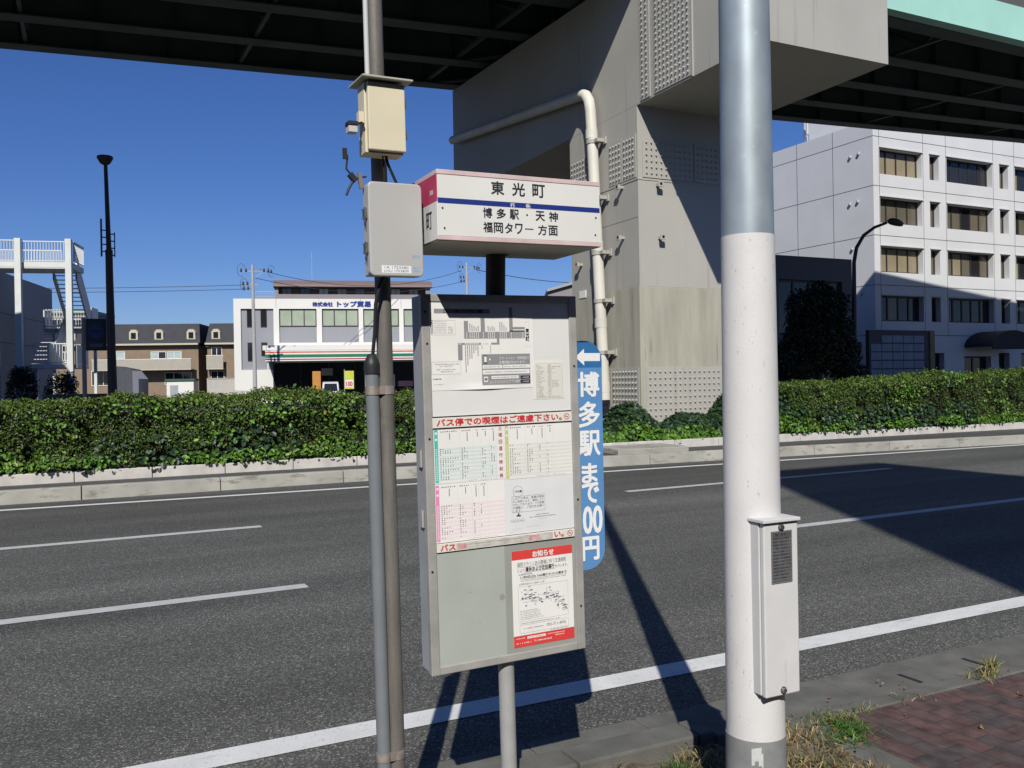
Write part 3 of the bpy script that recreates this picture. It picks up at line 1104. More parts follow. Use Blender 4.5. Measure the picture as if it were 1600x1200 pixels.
def timetable(name, u0, v0, u1, v1, tint, bar, cols, label, seed, note):
    rr = random.Random(seed)
    mb = MB()
    fit = wavy(mb, u0, v0, u1, v1, paper, 0.0007, 14, d=-0.0052, seed=seed)
    o = bb(mb, 'timetable_sheet')
    o['label'] = label
    mb = MB()
    mb.fit = fit
    d = -0.0031
    mb.rect(u0 + 0.003, v0 + 0.004, u0 + 0.016, v1 - 0.004, d, bar)
    hh = v1 - v0
    body_t, body_b = v1 - hh * 0.36, v0 + hh * 0.06
    n = 17
    rh = (body_t - body_b) / n
    for k in range(n):
        if k % 2 == 0:
            mb.rect(u0 + 0.018, body_b + k * rh, u1 - 0.03 * note, body_b + (k + 1) * rh, d, tint)
        mb.rect(u0 + 0.0065, body_b + k * rh + 0.002, u0 + 0.0125, body_b + k * rh + rh * 0.7, d + 0.0003, paper)
    for q in range(2):
        mb.rect(u0 + 0.006, v1 - 0.02 - 0.022 * q, u0 + 0.0135, v1 - 0.012 - 0.022 * q, d + 0.0003, paper)
    for (a, b, dens) in cols:
        ua, ub = u0 + (u1 - u0) * a, u0 + (u1 - u0) * b
        mb.rect(ub, v0 + 0.006, ub + 0.0004, v1 - 0.006, d, pale_ink)
        mb.ticks(ua + 0.006, v1 - 0.013, ub - 0.006, v1 - 0.0085, d + 0.0003, grey_ink, max(3, int((ub - ua) / 0.009)))
        for q in range(rr.randint(4, 8)):
            mb.rect(ua + (ub - ua) * 0.5, v1 - 0.021 - q * 0.0046, ua + (ub - ua) * 0.5 + 0.0034, v1 - 0.0177 - q * 0.0046, d + 0.0003, grey_ink)
        for k in range(n):
            cnt = int(rr.uniform(0.1, 1) * dens)
            for q in range(cnt):
                u = ua + 0.004 + q * 0.0092
                if u > ub - 0.005:
                    break
                v = body_b + k * rh + rh * 0.25
                mb.rect(u, v, u + 0.0032, v + 0.0034, d + 0.0003, grey_ink if rr.random() < .7 else ink)
    mb.ticks(u0 + (u1 - u0) * 0.45, v0 + 0.004, u1 - 0.03, v0 + 0.0066, d + 0.0003, pale_ink, 18)
    mb.build('print', None, o)
    o_fit[o.name] = fit
    return o


teal = mat('teal_ink', (0.06, 0.5, 0.42), 0.6)
tealt = mat('pale_teal_tint', (0.6, 0.7, 0.68), 0.7)
lime = mat('olive_ink', (0.5, 0.52, 0.2), 0.6)
limet = mat('pale_cream_tint', (0.68, 0.68, 0.62), 0.7)
rose = mat('rose_ink', (0.7, 0.22, 0.42), 0.6)
roset = mat('pale_rose_tint', (0.72, 0.6, 0.62), 0.7)
o = timetable('teal', -0.2755, 0.001, -0.0035, 0.1935, tealt, teal, [(0.07, 0.36, 9), (0.37, 0.55, 4), (0.56, 0.65, 1), (0.66, 0.78, 3), (0.79, 0.88, 3)], 'weekday timetable with teal side bar', 21, 1)
mb = MB()
mb.fit = lambda u, v, f=o_fit[o.name]: f(u, v) + 0.0004
for j, c in enumerate('土曜日運行時刻表'):
    mb.text(c, -0.026, 0.177 - j * 0.0243, -0.0125, 0.1905 - j * 0.0243, -0.0026, mat('faded_red_ink', (0.5, 0.16, 0.17), 0.6), 0.0004)
mb.build('heading', None, o)
timetable('lime', -0.003, -0.0035, 0.2765, 0.1935, limet, lime, [(0.06, 0.3, 6), (0.31, 0.48, 4), (0.49, 0.6, 2), (0.61, 0.72, 2)], 'Saturday timetable with olive side bar', 33, 0)
timetable('rose', -0.2765, -0.2045, -0.0085, 0.0, roset, rose, [(0.07, 0.32, 6), (0.33, 0.52, 4), (0.53, 0.62, 2), (0.63, 0.75, 2)], 'holiday timetable with rose side bar', 45, 0)
mb = MB()
fit = wavy(mb, -0.0075, -0.2045, 0.2765, -0.0045, mat('grey_white_paper', (0.64, 0.645, 0.65), 0.7, var=0.05), 0.0016, 16, d=-0.0052, seed=9)
o = bb(mb, 'notice_sheet')
mb = MB()
mb.fit = fit
d = -0.0006
mb.line_rect(0.019, -0.126, 0.155, -0.067, 0.0008, d, grey_ink)
for k, s in enumerate(['このバス停は、皆様の税金', 'のご負担により、運営してい', 'ただいております。バス停美', '化運動に、ご協力をお願い', 'します。']):
    mb.text(s, 0.023, -0.0795 - k * 0.0112, 0.023 + (0.128 if k < 4 else 0.036), -0.0705 - k * 0.0112, d, ink)
n = 28
cx, cz, r = 0.045, -0.05, 0.0205
for k in range(n):
    a, b = 2 * math.pi * k / n, 2 * math.pi * (k + 1) / n
    mb.add([(cx + r * math.cos(a), -d, cz + r * math.sin(a)), (cx + r * math.cos(b), -d, cz + r * math.sin(b)), (cx + r * .95 * math.cos(b), -d, cz + r * .95 * math.sin(b)), (cx + r * .95 * math.cos(a), -d, cz + r * .95 * math.sin(a))], [(0, 3, 2, 1)], grey_ink)
mb.text('バス停', 0.031, -0.054, 0.06, -0.0455, d, ink, 0.0004)
mb.rect(0.037, -0.141, 0.054, -0.1355, d, ink)
mb.rect(0.043, -0.1355, 0.048, -0.128, d, ink)
mb.line_rect(0.012, -0.161, 0.071, -0.151, 0.0006, d, pale_ink)
mb.ticks(0.015, -0.158, 0.068, -0.154, d, grey_ink, 14)
mb.ticks(0.115, -0.1415, 0.17, -0.138, d, ink, 18)
mb.ticks(0.088, -0.1495, 0.2, -0.1455, d, ink, 32)
mb.ticks(0.125, -0.157, 0.165, -0.154, d, pale_ink, 10)
mb.ticks(0.02, -0.186, 0.055, -0.1845, d, pale_ink, 8)
mb.ticks(0.075, -0.182, 0.135, -0.18, d, pale_ink, 14)
mb.build('print', None, o)

# --- red and white service notice
mb = MB()
fit = wavy(mb, 0.0115, -0.6165, 0.264, -0.2655, paper, 0.0012, 18, d=-0.0052, seed=14)
o = bb(mb, 'service_notice')
mb = MB()
mb.fit = fit
d = -0.0024
red_band = mat('red_band_ink', (0.62, 0.05, 0.045), 0.55, var=0.06, vs_=8)
mb.rect(0.0117, -0.2985, 0.2638, -0.2657, d, red_band)
mb.rect(0.0117, -0.6163, 0.2638, -0.5745, d, red_band)
mb.text('お知らせ', 0.097, -0.2945, 0.184, -0.273, d + .0004, paper, 0.0009)
mb.text('福岡マラソン2015開催に伴う交通規制', 0.033, -0.325, 0.236, -0.3085, d, ink)
mb.text('により', 0.034, -0.344, 0.062, -0.3325, d, ink)
mb.text('運休および迂回運行', 0.066, -0.345, 0.186, -0.3285, d, ink, 0.0005)
mb.text('を行います。', 0.189, -0.344, 0.243, -0.3325, d, ink)
mb.rect(0.033, -0.3273, 0.14, -0.3265, d, ink)
mb.rect(0.064, -0.3476, 0.187, -0.3468, d, ink)
mb.text('交通規制時間', 0.037, -0.3572, 0.092, -0.3495, d, grey_ink)
mb.text('11月8日(日) 7:45頃から10:15頃まで', 0.045, -0.3705, 0.237, -0.3595, d, ink, 0.0003)
mb.rect(0.045, -0.3728, 0.237, -0.372, d, ink)
mb.ticks(0.047, -0.379, 0.236, -0.3755, d, grey_ink, 44)
mb.text('交通規制図および運休バス停', 0.038, -0.3925, 0.142, -0.385, d, grey_ink)
mb.line_rect(0.034, -0.524, 0.241, -0.397, 0.0006, d, grey_ink)
rr = random.Random(4)
for k in range(120):
    t = rr.random()
    u = 0.045 + t * 0.19
    v = -0.44 + 0.012 * math.sin(t * 12) - 0.03 * max(0, t - 0.55) * 3 + rr.gauss(0, 0.012)
    v = max(-0.515, min(-0.403, v))
    w_, h_ = rr.uniform(0.003, 0.012), rr.uniform(0.0018, 0.0045)
    if u + w_ < 0.239:
        mb.rect(u, v, u + w_, v + h_, d + rr.uniform(0, 0.0004), rr.choice([grey_ink, ink, pale_ink, pale_ink]))
for (a, b, v) in [(0.04, 0.12, -0.446), (0.12, 0.2, -0.435), (0.05, 0.22, -0.455)]:
    mb.rect(a, v, b, v + 0.0012, d, pale_ink)
for (u, va, vb) in [(0.15, -0.44, -0.41), (0.2, -0.5, -0.43), (0.1, -0.47, -0.44), (0.222, -0.5, -0.45)]:
    mb.rect(u, va, u + 0.0012, vb, d, grey_ink)
for k in range(6):
    mb.ticks(0.04, -0.487 - k * 0.006, 0.04 + rr.uniform(0.06, 0.1), -0.4838 - k * 0.006, d, grey_ink, 22)
mb.ticks(0.04, -0.533, 0.205, -0.529, d, grey_ink, 36)
mb.line_rect(0.037, -0.567, 0.24, -0.5365, 0.0007, d, grey_ink)
mb.ticks(0.053, -0.553, 0.135, -0.548, d, grey_ink, 20)
mb.text('092-711-4976', 0.148, -0.5555, 0.228, -0.5445, d, ink)
mb.text('平成27年10月23日', 0.163, -0.573, 0.233, -0.5675, d, grey_ink)
mb.rect(0.066, -0.5895, 0.142, -0.581, d + .0004, paper)
mb.ticks(0.07, -0.587, 0.138, -0.5835, d + .0007, red_band, 14)
mb.ticks(0.022, -0.586, 0.058, -0.582, d + .0004, paper, 9)
mb.ticks(0.15, -0.5855, 0.224, -0.582, d + .0004, paper, 20)
mb.ticks(0.182, -0.594, 0.22, -0.59, d + .0004, paper, 9)
mb.ticks(0.022, -0.604, 0.085, -0.599, d + .0004, paper, 14)
mb.text('TEL', 0.092, -0.6035, 0.106, -0.5975, d + .0004, paper)
mb.ticks(0.11, -0.6035, 0.168, -0.598, d + .0004, paper, 12)
mb.build('print', None, o)
mb = MB()
for (u, v) in [(0.02, -0.27), (0.255, -0.272), (0.255, -0.61), (0.02, -0.611)]:
    mb.rect(u - 0.006, v - 0.003, u + 0.006, v + 0.003, d + 0.0006)
# --- header box
hd0, hd1 = 2.62 - 2.91, 2.95 - 2.91
hx0, hx1, hz0, hz1 = -0.332, 0.277, 2.072, 2.297        # in the sign's own frame
mb = MB()
mb.box(hx0 + 0.003, hx1 - 0.003, hd0 + 0.004, hd1, hz0 + 0.003, hz1 - 0.003, enamel)
mb.box(hx0 + 0.002, hx1 - 0.002, hd0 + 0.003, hd1 + 0.001, hz0 - 0.002, hz0 + 0.003, under)
hd = mb.build('header_box', None, bus, 0.002)
mb = MB()
mb.box(hx0, hx1, hd0 - 0.003, hd1 + 0.003, hz1 - 0.015, hz1)
mb.box(hx0, hx1, hd0 - 0.003, hd0 + 0.003, hz0, hz0 + 0.014)
mb.build('trim', pink, hd, 0.0015)
mb = MB()
mb.box(hx0 + 0.002, hx1 - 0.002, hd0 - 0.001, hd0 + 0.0035, hz0 + 0.015, hz1 - 0.0155)
hf = mb.build('face_panel', enamel, hd)
hf_z = -BO.z
mb = MB()
dH = -hd0 + 0.0014


def hz(v):                                             # header art was measured from the board centre
    return v + 1.261 + 0.0


mb.rect(hx0 + 0.0025, hz(0.9285), hx1 - 0.0025, hz(0.9455), dH, blue_ink)
for c, (a, b) in zip('東光町', [(-0.14, -0.094), (-0.063, -0.017), (0.013, 0.059)]):
    mb.text(c, a, hz(0.968), b, hz(1.0105), dH, ink, 0.0012)
for c, (a, b) in zip('行先', [(-0.072, -0.056), (-0.015, 0.003)]):
    mb.text(c, a, hz(0.927), b, hz(0.943), dH + 0.0004, paper, 0.0004)
for c, (a, b) in zip('博多駅・天神', [(-0.172, -0.14), (-0.123, -0.09), (-0.075, -0.042), (-0.014, -0.007), (0.022, 0.056), (0.073, 0.107)]):
    if c == '・':
        mb.text(c, a, hz(0.9025), b, hz(0.9095), dH + .0002, ink)
    else:
        mb.text(c, a, hz(0.8895), b, hz(0.9215), dH + .0002, ink, 0.0009)
for c, (a, b) in zip('福岡タワ', [(-0.172, -0.14), (-0.134, -0.102), (-0.094, -0.066), (-0.056, -0.029)]):
    mb.text(c, a, hz(0.842), b, hz(0.875), dH, ink, 0.0009)
mb.rect(-0.02, hz(0.8575), 0.012, hz(0.8612), dH, ink)
for c, (a, b) in zip('方面', [(0.03, 0.063), (0.07, 0.105)]):
    mb.text(c, a, hz(0.842), b, hz(0.875), dH, ink, 0.0009)
mb.build('lettering', None, hf)
for (u, v) in [(-0.314, 0.913), (-0.309, 0.849), (0.258, 0.911), (0.254, 0.851)]:
    mb = MB()
    mb.tube([(u, hd0 - 0.0025, hz(v)), (u, hd0, hz(v))], 0.0035, 10)
    mb.build('screw', chrome, hf)
# left end of the header: red above, white below
mb = MB()
mb.box(hx0 - 0.0008, hx0 + 0.0025, hd0 + 0.001, hd1 - 0.002, 2.196, hz1 - 0.016, rouge)
mb.box(hx0 - 0.0006, hx0 + 0.0025, hd0 + 0.001, hd1 - 0.002, hz0 + 0.003, 2.195, enamel)
se = mb.build('end_panel', None, hd)
mb = MB()
for k, c in enumerate('東光町'):                        # reads from the left end, name in black on the white part
    mb.text(c, -0.265 + k * 0.075, 2.115, -0.215 + k * 0.075, 2.17, 0, ink, 0.0005)
mb.text('su', -0.075, 2.222, -0.048, 2.236, 0, paper, 0.0006)
mb.rect(-0.252, 2.236, -0.226, 2.25, 0, mat('bright_red_mark', (0.6, 0.02, 0.02), 0.5))
# turn the lettering from facing -Y to facing -X
mb.v = [(hx0 - 0.0014 + v[1] * 1.0, -v[0] - 0.31, v[2]) for v in mb.v]
mb.build('lettering', None, se)
# --- blue fare sign behind the board
fare_blue = mat('sky_blue_sign', (0.1, 0.25, 0.5), 0.45, var=0.05, vs_=5)
fare_dark = mat('deep_blue_sign', (0.03, 0.14, 0.34), 0.45, var=0.05, vs_=5)
sign_white = mat('sign_white', (0.75, 0.76, 0.76), 0.5, var=0.03)
mb = MB()
fx0, fx1, fv0, fv1, fr_ = 0.29, 0.461, -0.388, 0.503, 0.078
poly = []
for (cx, cz, a0) in [(fx1 - fr_, fv0 + fr_, -90), (fx1 - fr_, fv1 - fr_, 0), (fx0 + fr_, fv1 - fr_, 90), (fx0 + fr_, fv0 + fr_, 180)]:
    for k in range(9):
        a = R(a0 + k * 90 / 8)
        poly.append((cx + fr_ * math.cos(a), cz + fr_ * math.sin(a)))
mb.prism(poly, 0.0, 0.008)
fs_ = mb.build('fare_sign', fare_blue, bus, loc=(BO.x + 0.006, 0.04, BO.z), rot=(0, 0.012, 0))
mb = MB()
pt = [(x, z) for x, z in poly if z > 0.40]
mb.add([(x, -0.0008, z) for x, z in [(fx1 - 0.0003, 0.4), *[q for q in poly[9:27]], (fx0 + 0.0003, 0.4)]], [tuple(range(20))], fare_dark)
fm = 0.403
mb.add([(fm - 0.062, -0.0014, 0.4395), (fm - 0.022, -0.0014, 0.472), (fm - 0.022, -0.0014, 0.455), (fm + 0.05, -0.0014, 0.455), (fm + 0.05, -0.0014, 0.424), (fm - 0.022, -0.0014, 0.424), (fm - 0.022, -0.0014, 0.407)], [(0, 6, 5, 4, 3, 2, 1)], sign_white)
for c, (a, b) in zip('博多駅', [(0.287, 0.38), (0.168, 0.264), (0.057, 0.151)]):
    mb.text(c, 0.353, a, 0.445, b, 0.0014, sign_white, 0.0028)
mb.text('ま', 0.363, -0.05, 0.43, 0.024, 0.0014, sign_white, 0.003)
mb.text('で', 0.363, -0.128, 0.436, -0.052, 0.0014, sign_white, 0.003)
mb.text('100', 0.335, -0.247, 0.449, -0.143, 0.0014, sign_white, 0.003)
mb.text('円', 0.36, -0.35, 0.432, -0.262, 0.0014, sign_white, 0.003)
mb.build('lettering', None, fs_)
for v in (0.2, -0.2):
    mb = MB()
    mb.box(0.02, 0.4, 0.0085, 0.02, v - 0.015, v + 0.015)
    mb.build('bracket', alu, fs_)

# ------------------------------------------------------------------ steel pole with meter boxes
pole_m = mat('old_pole_paint', (0.142, 0.133, 0.118), 0.6, metal=0.1, var=0.22, vs_=10, stretch=(3, 3, 0.5), bump=0.12, bs=60, spot=[((0.09, 0.07, 0.045), 11.0, 0.62, (3, 3, 0.35)), ((0.32, 0.3, 0.26), 16.0, 0.68, (2, 2, 0.4))])
conduit_m = mat('grey_pvc_conduit', (0.165, 0.18, 0.192), 0.5, var=0.08, vs_=8, spot=((0.18, 0.18, 0.18), 20.0, 0.7, (1, 1, 0.4)))
meter_m = mat('meter_box_grey', (0.43, 0.425, 0.41), 0.45, var=0.025, vs_=4)
cream_m = mat('cream_box_paint', (0.64, 0.58, 0.42), 0.5, var=0.05, vs_=6, spot=((0.5, 0.43, 0.28), 12.0, 0.68, None))
roof_m = mat('box_roof_paint', (0.4, 0.4, 0.33), 0.6, var=0.12, vs_=14, spot=((0.2, 0.17, 0.1), 18.0, 0.64, None))
up = thing('meter_pole', 'rusty brown steel pipe pole carrying a grey meter box and a cream switch box', 'utility pole', (0.931, 2.80, 0.05), (0, -0.0137, 0))
mb = MB()
mb.tube([(0, 0, -0.06), (0, 0, 1.4), (0, 0, 3.9)], 0.0262, 24)
mb.build('pipe', pole_m, up)
mb = MB()
mb.tube([(-0.046, -0.005, -0.06), (-0.047, -0.005, 1.655)], 0.0225, 20)
cn = mb.build('conduit', conduit_m, up)
mb = MB()
mb.lathe([(0.026, 0), (0.0265, 0.028), (0.0255, 0.036), (0.014, 0.062), (0.006, 0.066)], (-0.047, -0.005, 1.645), 20)
mb.build('cap', black, cn)
mb = MB()
mb.tube([(-0.033, -0.01, 2.6), (-0.033, -0.01, 3.9)], 0.0085, 14)
mb.build('thin_conduit', mat('pale_conduit', (0.5, 0.51, 0.5), 0.5, var=0.06), up)
for z in (1.59, 0.385):
    mb = MB()
    cl = mat('rusty_clamp', (0.26, 0.225, 0.2), 0.6, metal=0.3, var=0.3, vs_=30)
    mb.tube([(0, 0, z - 0.014), (0, 0, z + 0.014)], 0.0285, 20)
    mb.tube([(-0.0465, -0.005, z - 0.014), (-0.0465, -0.005, z + 0.014)], 0.0252, 20)
    mb.box(-0.03, -0.012, -0.028, -0.02, z - 0.013, z + 0.013)
    mb.build('clamp', cl, up)
# meter box, rounded
mx0, mx1, mz0, mz1 = -0.072, 0.108, 1.955, 2.255
mb = MB()
rr_ = 0.016
poly = []
for (cx, cz, a0) in [(mx1 - rr_, mz0 + rr_, -90), (mx1 - rr_, mz1 - rr_, 0), (mx0 + rr_, mz1 - rr_, 90), (mx0 + rr_, mz0 + rr_, 180)]:
    for k in range(6):
        a = R(a0 + k * 90 / 5)
        poly.append((cx + rr_ * math.cos(a), cz + rr_ * math.sin(a)))
mb.prism(poly, -0.103, -0.072)
mbx = mb.build('meter_box', meter_m, up, 0.004)
mb = MB()
mb.box(mx0 + 0.004, mx1 - 0.004, -0.0715, -0.029, mz0 + 0.004, mz1 - 0.004)
mb.build('box_back', meter_m, mbx, 0.004)
for z in (2.155, 2.045):
    mb = MB()
    mb.box(mx0 - 0.006, mx0 + 0.002, -0.09, -0.055, z - 0.016, z + 0.018)
    mb.bar((mx0 - 0.008, -0.085, z + 0.02), (mx0 - 0.008, -0.085, z - 0.03), 0.003, 0.004)
    mb.bar((mx0 - 0.013, -0.07, z + 0.013), (mx0 + 0.002, -0.09, z + 0.013), 0.004, 0.003)
    mb.bar((mx0 - 0.013, -0.07, z - 0.014), (mx0 + 0.002, -0.09, z - 0.014), 0.004, 0.003)
    mb.build('latch', chrome, mbx)
    mb = MB()
    mb.box(mx1 - 0.002, mx1 + 0.005, -0.085, -0.06, z - 0.014, z + 0.014)
    mb.build('hinge', chrome, mbx)
mb = MB()
mb.rect(-0.035, 1.965, 0.0645, 1.989, 0.1034)
lb = mb.build('sticker', sign_white, mbx)
mb = MB()
mb.text('I.R 1753380', -0.025, 1.979, 0.055, 1.9865, 0.1038, grey_ink)
mb.text('LHU 1753809', -0.026, 1.968, 0.055, 1.9755, 0.1038, grey_ink)
mb.build('lettering', None, lb)
mb = MB()
ghost = mat('faded_blue_print', (0.3, 0.4, 0.5), 0.6, var=0.15, vs_=40)
for (cx, cz, h) in [(0.082, 1.978, 0.022), (0.082, 2.02, 0.013)]:
    for k in range(3):
        u = cx - 0.01 + k * 0.0085
        mb.add([(u, -0.1034, cz - h / 2), (u + 0.004, -0.1034, cz - h / 2), (u + 0.007, -0.1034, cz + h / 2), (u + 0.003, -0.1034, cz + h / 2)], [(0, 1, 2, 3)])
    mb.rect(cx - 0.013, cz + h * 0.12, cx + 0.014, cz + h * 0.26, 0.1036)
    mb.rect(cx - 0.013, cz - h * 0.26, cx + 0.014, cz - h * 0.12, 0.1036)
mb.build('faded_mark', ghost, mbx)
# cream box with its little roof
cx0, cx1, cz0, cz1 = -0.068, 0.055, 2.352, 2.567
mb = MB()
mb.box(cx0, cx1, -0.118, -0.098, cz0, cz1)
cb = mb.build('cream_box', cream_m, up, 0.003)
mb = MB()
mb.box(cx0 - 0.006, cx1 - 0.003, -0.0975, -0.03, cz0 - 0.006, cz1 + 0.002)
mb.build('box_back', cream_m, cb, 0.002)
mb = MB()
mb.hexa([(cx0 - 0.022, -0.142, cz1 + 0.006), (cx1 + 0.021, -0.142, cz1 + 0.006), (cx1 + 0.021, 0.02, cz1 + 0.014), (cx0 - 0.022, 0.02, cz1 + 0.014),
         (cx0 - 0.022, -0.142, cz1 + 0.012), (cx1 + 0.021, -0.142, cz1 + 0.012), (cx1 + 0.021, 0.02, cz1 + 0.02), (cx0 - 0.022, 0.02, cz1 + 0.02)])
mb.build('box_roof', roof_m, cb, 0.001)
for z in (2.51, 2.41):
    mb = MB()
    mb.box(cx1, cx1 + 0.006, -0.112, -0.09, z - 0.012, z + 0.012)
    mb.tube([(cx1 + 0.006, -0.1, z + 0.013), (cx1 + 0.006, -0.1, z - 0.013)], 0.0035, 8)
    mb.build('hinge', chrome, cb)
mb = MB()
mb.box(cx0 - 0.024, cx0 - 0.007, -0.095, -0.07, 2.44, 2.475)
mb.bar((cx0 - 0.05, -0.085, 2.437), (cx0 - 0.02, -0.085, 2.437), 0.012, 0.008)
sn = mb.build('sensor_bracket', cream_m, cb)
mb = MB()
mb.box(cx0 - 0.06, cx0 - 0.032, -0.105, -0.07, 2.405, 2.426, mat('sensor_glass', (0.5, 0.5, 0.5), 0.3))
mb.box(cx0 - 0.062, cx0 - 0.03, -0.108, -0.068, 2.4265, 2.439, black)
mb.tube([(cx0 - 0.034, -0.085, 2.436), (cx0 - 0.016, -0.1, 2.44), (cx0 - 0.008, -0.1, 2.42)], 0.0025, 6, black)
mb.build('light_sensor', None, cb, 0.002)
mb = MB()
mb.tube([(-0.002, -0.07, 2.36), (0.008, -0.07, 2.32), (0.035, -0.06, 2.27), (0.05, -0.05, 2.245)], 0.005, 8, black)
mb.build('cable', None, up)
mb = MB()
mb.tube([(-0.01, -0.07, 2.36), (-0.006, -0.07, 2.3), (-0.004, -0.06, 2.25)], 0.0028, 6, black)
mb.build('cable', None, up)
mb = MB()
mb.tube([(-0.012, -0.06, 1.96), (-0.03, -0.06, 1.93), (-0.04, -0.045, 1.87), (-0.041, -0.03, 1.78), (-0.045, -0.01, 1.70)], 0.0062, 8, black)
mb.build('cable', None, up)
mb = MB()                                              # frayed cable end with tape hanging at the left
mb.tube([(-0.06, -0.05, 2.28), (-0.1, -0.05, 2.27), (-0.125, -0.05, 2.3), (-0.12, -0.05, 2.34), (-0.128, -0.05, 2.355)], 0.0032, 6, black)
mb.tube([(-0.1, -0.05, 2.27), (-0.12, -0.052, 2.235), (-0.128, -0.052, 2.215)], 0.004, 6, black)
mb.box(-0.136, -0.122, -0.056, -0.05, 2.33, 2.365, black)
mb.bar((-0.115, -0.05, 2.285), (-0.095, -0.05, 2.262), 0.02, 0.016, black)
mb.bar((-0.082, -0.05, 2.29), (-0.078, -0.05, 2.24), 0.009, 0.012, mat('brown_bracket', (0.2, 0.16, 0.11), 0.6))
mb.build('loose_cable', None, up)

# ------------------------------------------------------------------ street light post with access box
lamp_white = mat('dimpled_white_paint', (0.62, 0.61, 0.6), 0.55, var=0.04, vs_=6, bump=0.14, bs=190, spot=[((0.3, 0.28, 0.26), 75.0, 0.625, (1, 1, 0.4)), ((0.5, 0.48, 0.46), 8.0, 0.66, (1, 1, 0.3))])
galv = mat('galvanised_steel', (0.33, 0.385, 0.42), 0.5, metal=0.4, var=0.12, vs_=14, stretch=(1, 1, 0.5), spot=[((0.3, 0.29, 0.27), 5.0, 0.7, (1, 1, 0.5)), ((0.46, 0.53, 0.58), 26.0, 0.62, None)])
band_m = mat('grey_base_band', (0.22, 0.225, 0.225), 0.5, var=0.15, vs_=14, spot=((0.32, 0.32, 0.31), 18.0, 0.64, (1, 1, 0.3)))
LX, LY = 2.085, 2.376
lp_ = thing('street_light_post', 'thick round street light post, bare steel above and white below, with access box', 'street light', (LX, LY, 0.03))


def lr(z):
    return 0.1 - 0.0053 * (z - 0.4)


mb = MB()
mb.tube([(0, 0, z) for z in (0.3, 1.0, 1.6, 2.118)], [lr(z) for z in (0.3, 1.0, 1.6, 2.118)], 48)
mb.build('painted_shaft', lamp_white, lp_)
mb = MB()
zz = (2.1, 2.6, 3.2, 5.0, 7.5)
mb.tube([(0, 0, z) for z in zz], [lr(z) - 0.0012 for z in zz], 48)
mb.build('steel_shaft', galv, lp_)
mb = MB()
mb.tube([(0, 0, -0.1), (0, 0, 0.405)], [0.1035, 0.1022], 48)
bd_ = mb.build('base_band', band_m, lp_)
mb = MB()
stk = mat('torn_sticker', (0.5, 0.53, 0.5), 0.7, var=0.1, vs_=40)


def on_shaft(a, r, z):
    return (r * math.cos(a), r * math.sin(a), z)


# view direction from the footpath is roughly (-0.66, -0.75)
a_mid = math.atan2(-LY, -LX) + 0.06
for (da0, da1, z0, z1) in [(-0.2, -0.1, 0.325, 0.385), (-0.1, 0.02, 0.34, 0.388), (0.02, 0.12, 0.325, 0.39), (0.12, 0.17, 0.32, 0.37), (-0.08, 0.06, 0.303, 0.311)]:
    mb.add([on_shaft(a_mid + da0, 0.1038, z0), on_shaft(a_mid + da1, 0.1038, z0 + 0.004), on_shaft(a_mid + da1, 0.1036, z1), on_shaft(a_mid + da0, 0.1036, z1 - 0.003)], [(0, 1, 2, 3)])
mb.build('sticker', stk, bd_)
bx0, bx1, bz0, bz1 = 2.020 - LX, 2.169 - LX, 0.567, 1.147
byf = 2.248 - LY
mb = MB()
mb.box(bx0, bx1, byf, byf + 0.02, bz0, bz1)
box_white = mat('box_white_paint', (0.58, 0.575, 0.57), 0.5, var=0.05, vs_=7, spot=[((0.44, 0.43, 0.41), 6.0, 0.63, (2, 2, 0.4))])
ab = mb.build('access_box', box_white, lp_, 0.004)
mb = MB()
mb.box(bx0 - 0.003, bx1 - 0.006, byf + 0.0205, byf + 0.09, bz0 + 0.004, bz1 - 0.002)
mb.build('box_body', box_white, ab, 0.003)
mb = MB()
mb.box(bx0 - 0.01, bx1 + 0.003, byf - 0.012, byf + 0.12, bz1 + 0.0005, bz1 + 0.012)
mb.build('box_lid', box_white, ab, 0.002)
plate_m = mat('engraved_plate', (0.2, 0.2, 0.2), 0.4, metal=0.6, var=0.2, vs_=25)
mb = MB()
mb.box(bx0 + 0.031, bx0 + 0.121, byf - 0.0025, byf + 0.001, 0.943, 1.117)
pl = mb.build('nameplate', plate_m, ab)
mb = MB()
pu0, pu1 = bx0 + 0.031, bx0 + 0.121
mb.line_rect(pu0 + 0.002, 0.945, pu1 - 0.002, 1.115, 0.0008, -byf + 0.003, pale_ink)
mb.ticks(pu0 + 0.018, 1.101, pu1 - 0.018, 1.11, -byf + 0.003, ink, 7)
for k in range(13):
    v = 1.09 - k * 0.011
    mb.ticks(pu0 + 0.007, v, pu0 + 0.03, v + 0.005, -byf + 0.003, ink, 4)
    mb.ticks(pu0 + 0.04, v, pu0 + 0.04 + random.uniform(0.015, 0.042), v + 0.005, -byf + 0.003, ink, 6)
    mb.rect(pu0 + 0.004, v - 0.003, pu1 - 0.004, v - 0.0025, -byf + 0.003, pale_ink)
mb.build('print', None, pl)
for z in (bz0 + 0.018, bz1 - 0.018):
    mb = MB()
    mb.tube([(bx0 + 0.074, byf - 0.011, z), (bx0 + 0.074, byf + 0.002, z)], [0.008, 0.011], 8)
    mb.tube([(bx0 + 0.074, byf - 0.003, z), (bx0 + 0.074, byf + 0.001, z)], 0.0125, 14)
    mb.build('bolt', chrome, ab)
mb = MB()                                              # lamp arm and head, high above the picture
mb.tube([(0, 0, 7.4), (0.0, 0.1, 8.0), (0.0, 0.6, 8.5), (0.0, 1.6, 8.75)], [0.06, 0.055, 0.045, 0.04], 16)
mb.build('lamp_arm', galv, lp_)
mb = MB()
mb.box(-0.15, 0.15, 1.5, 2.2, 8.66, 8.82)
mb.build('lamp_head', galv, lp_, 0.05)


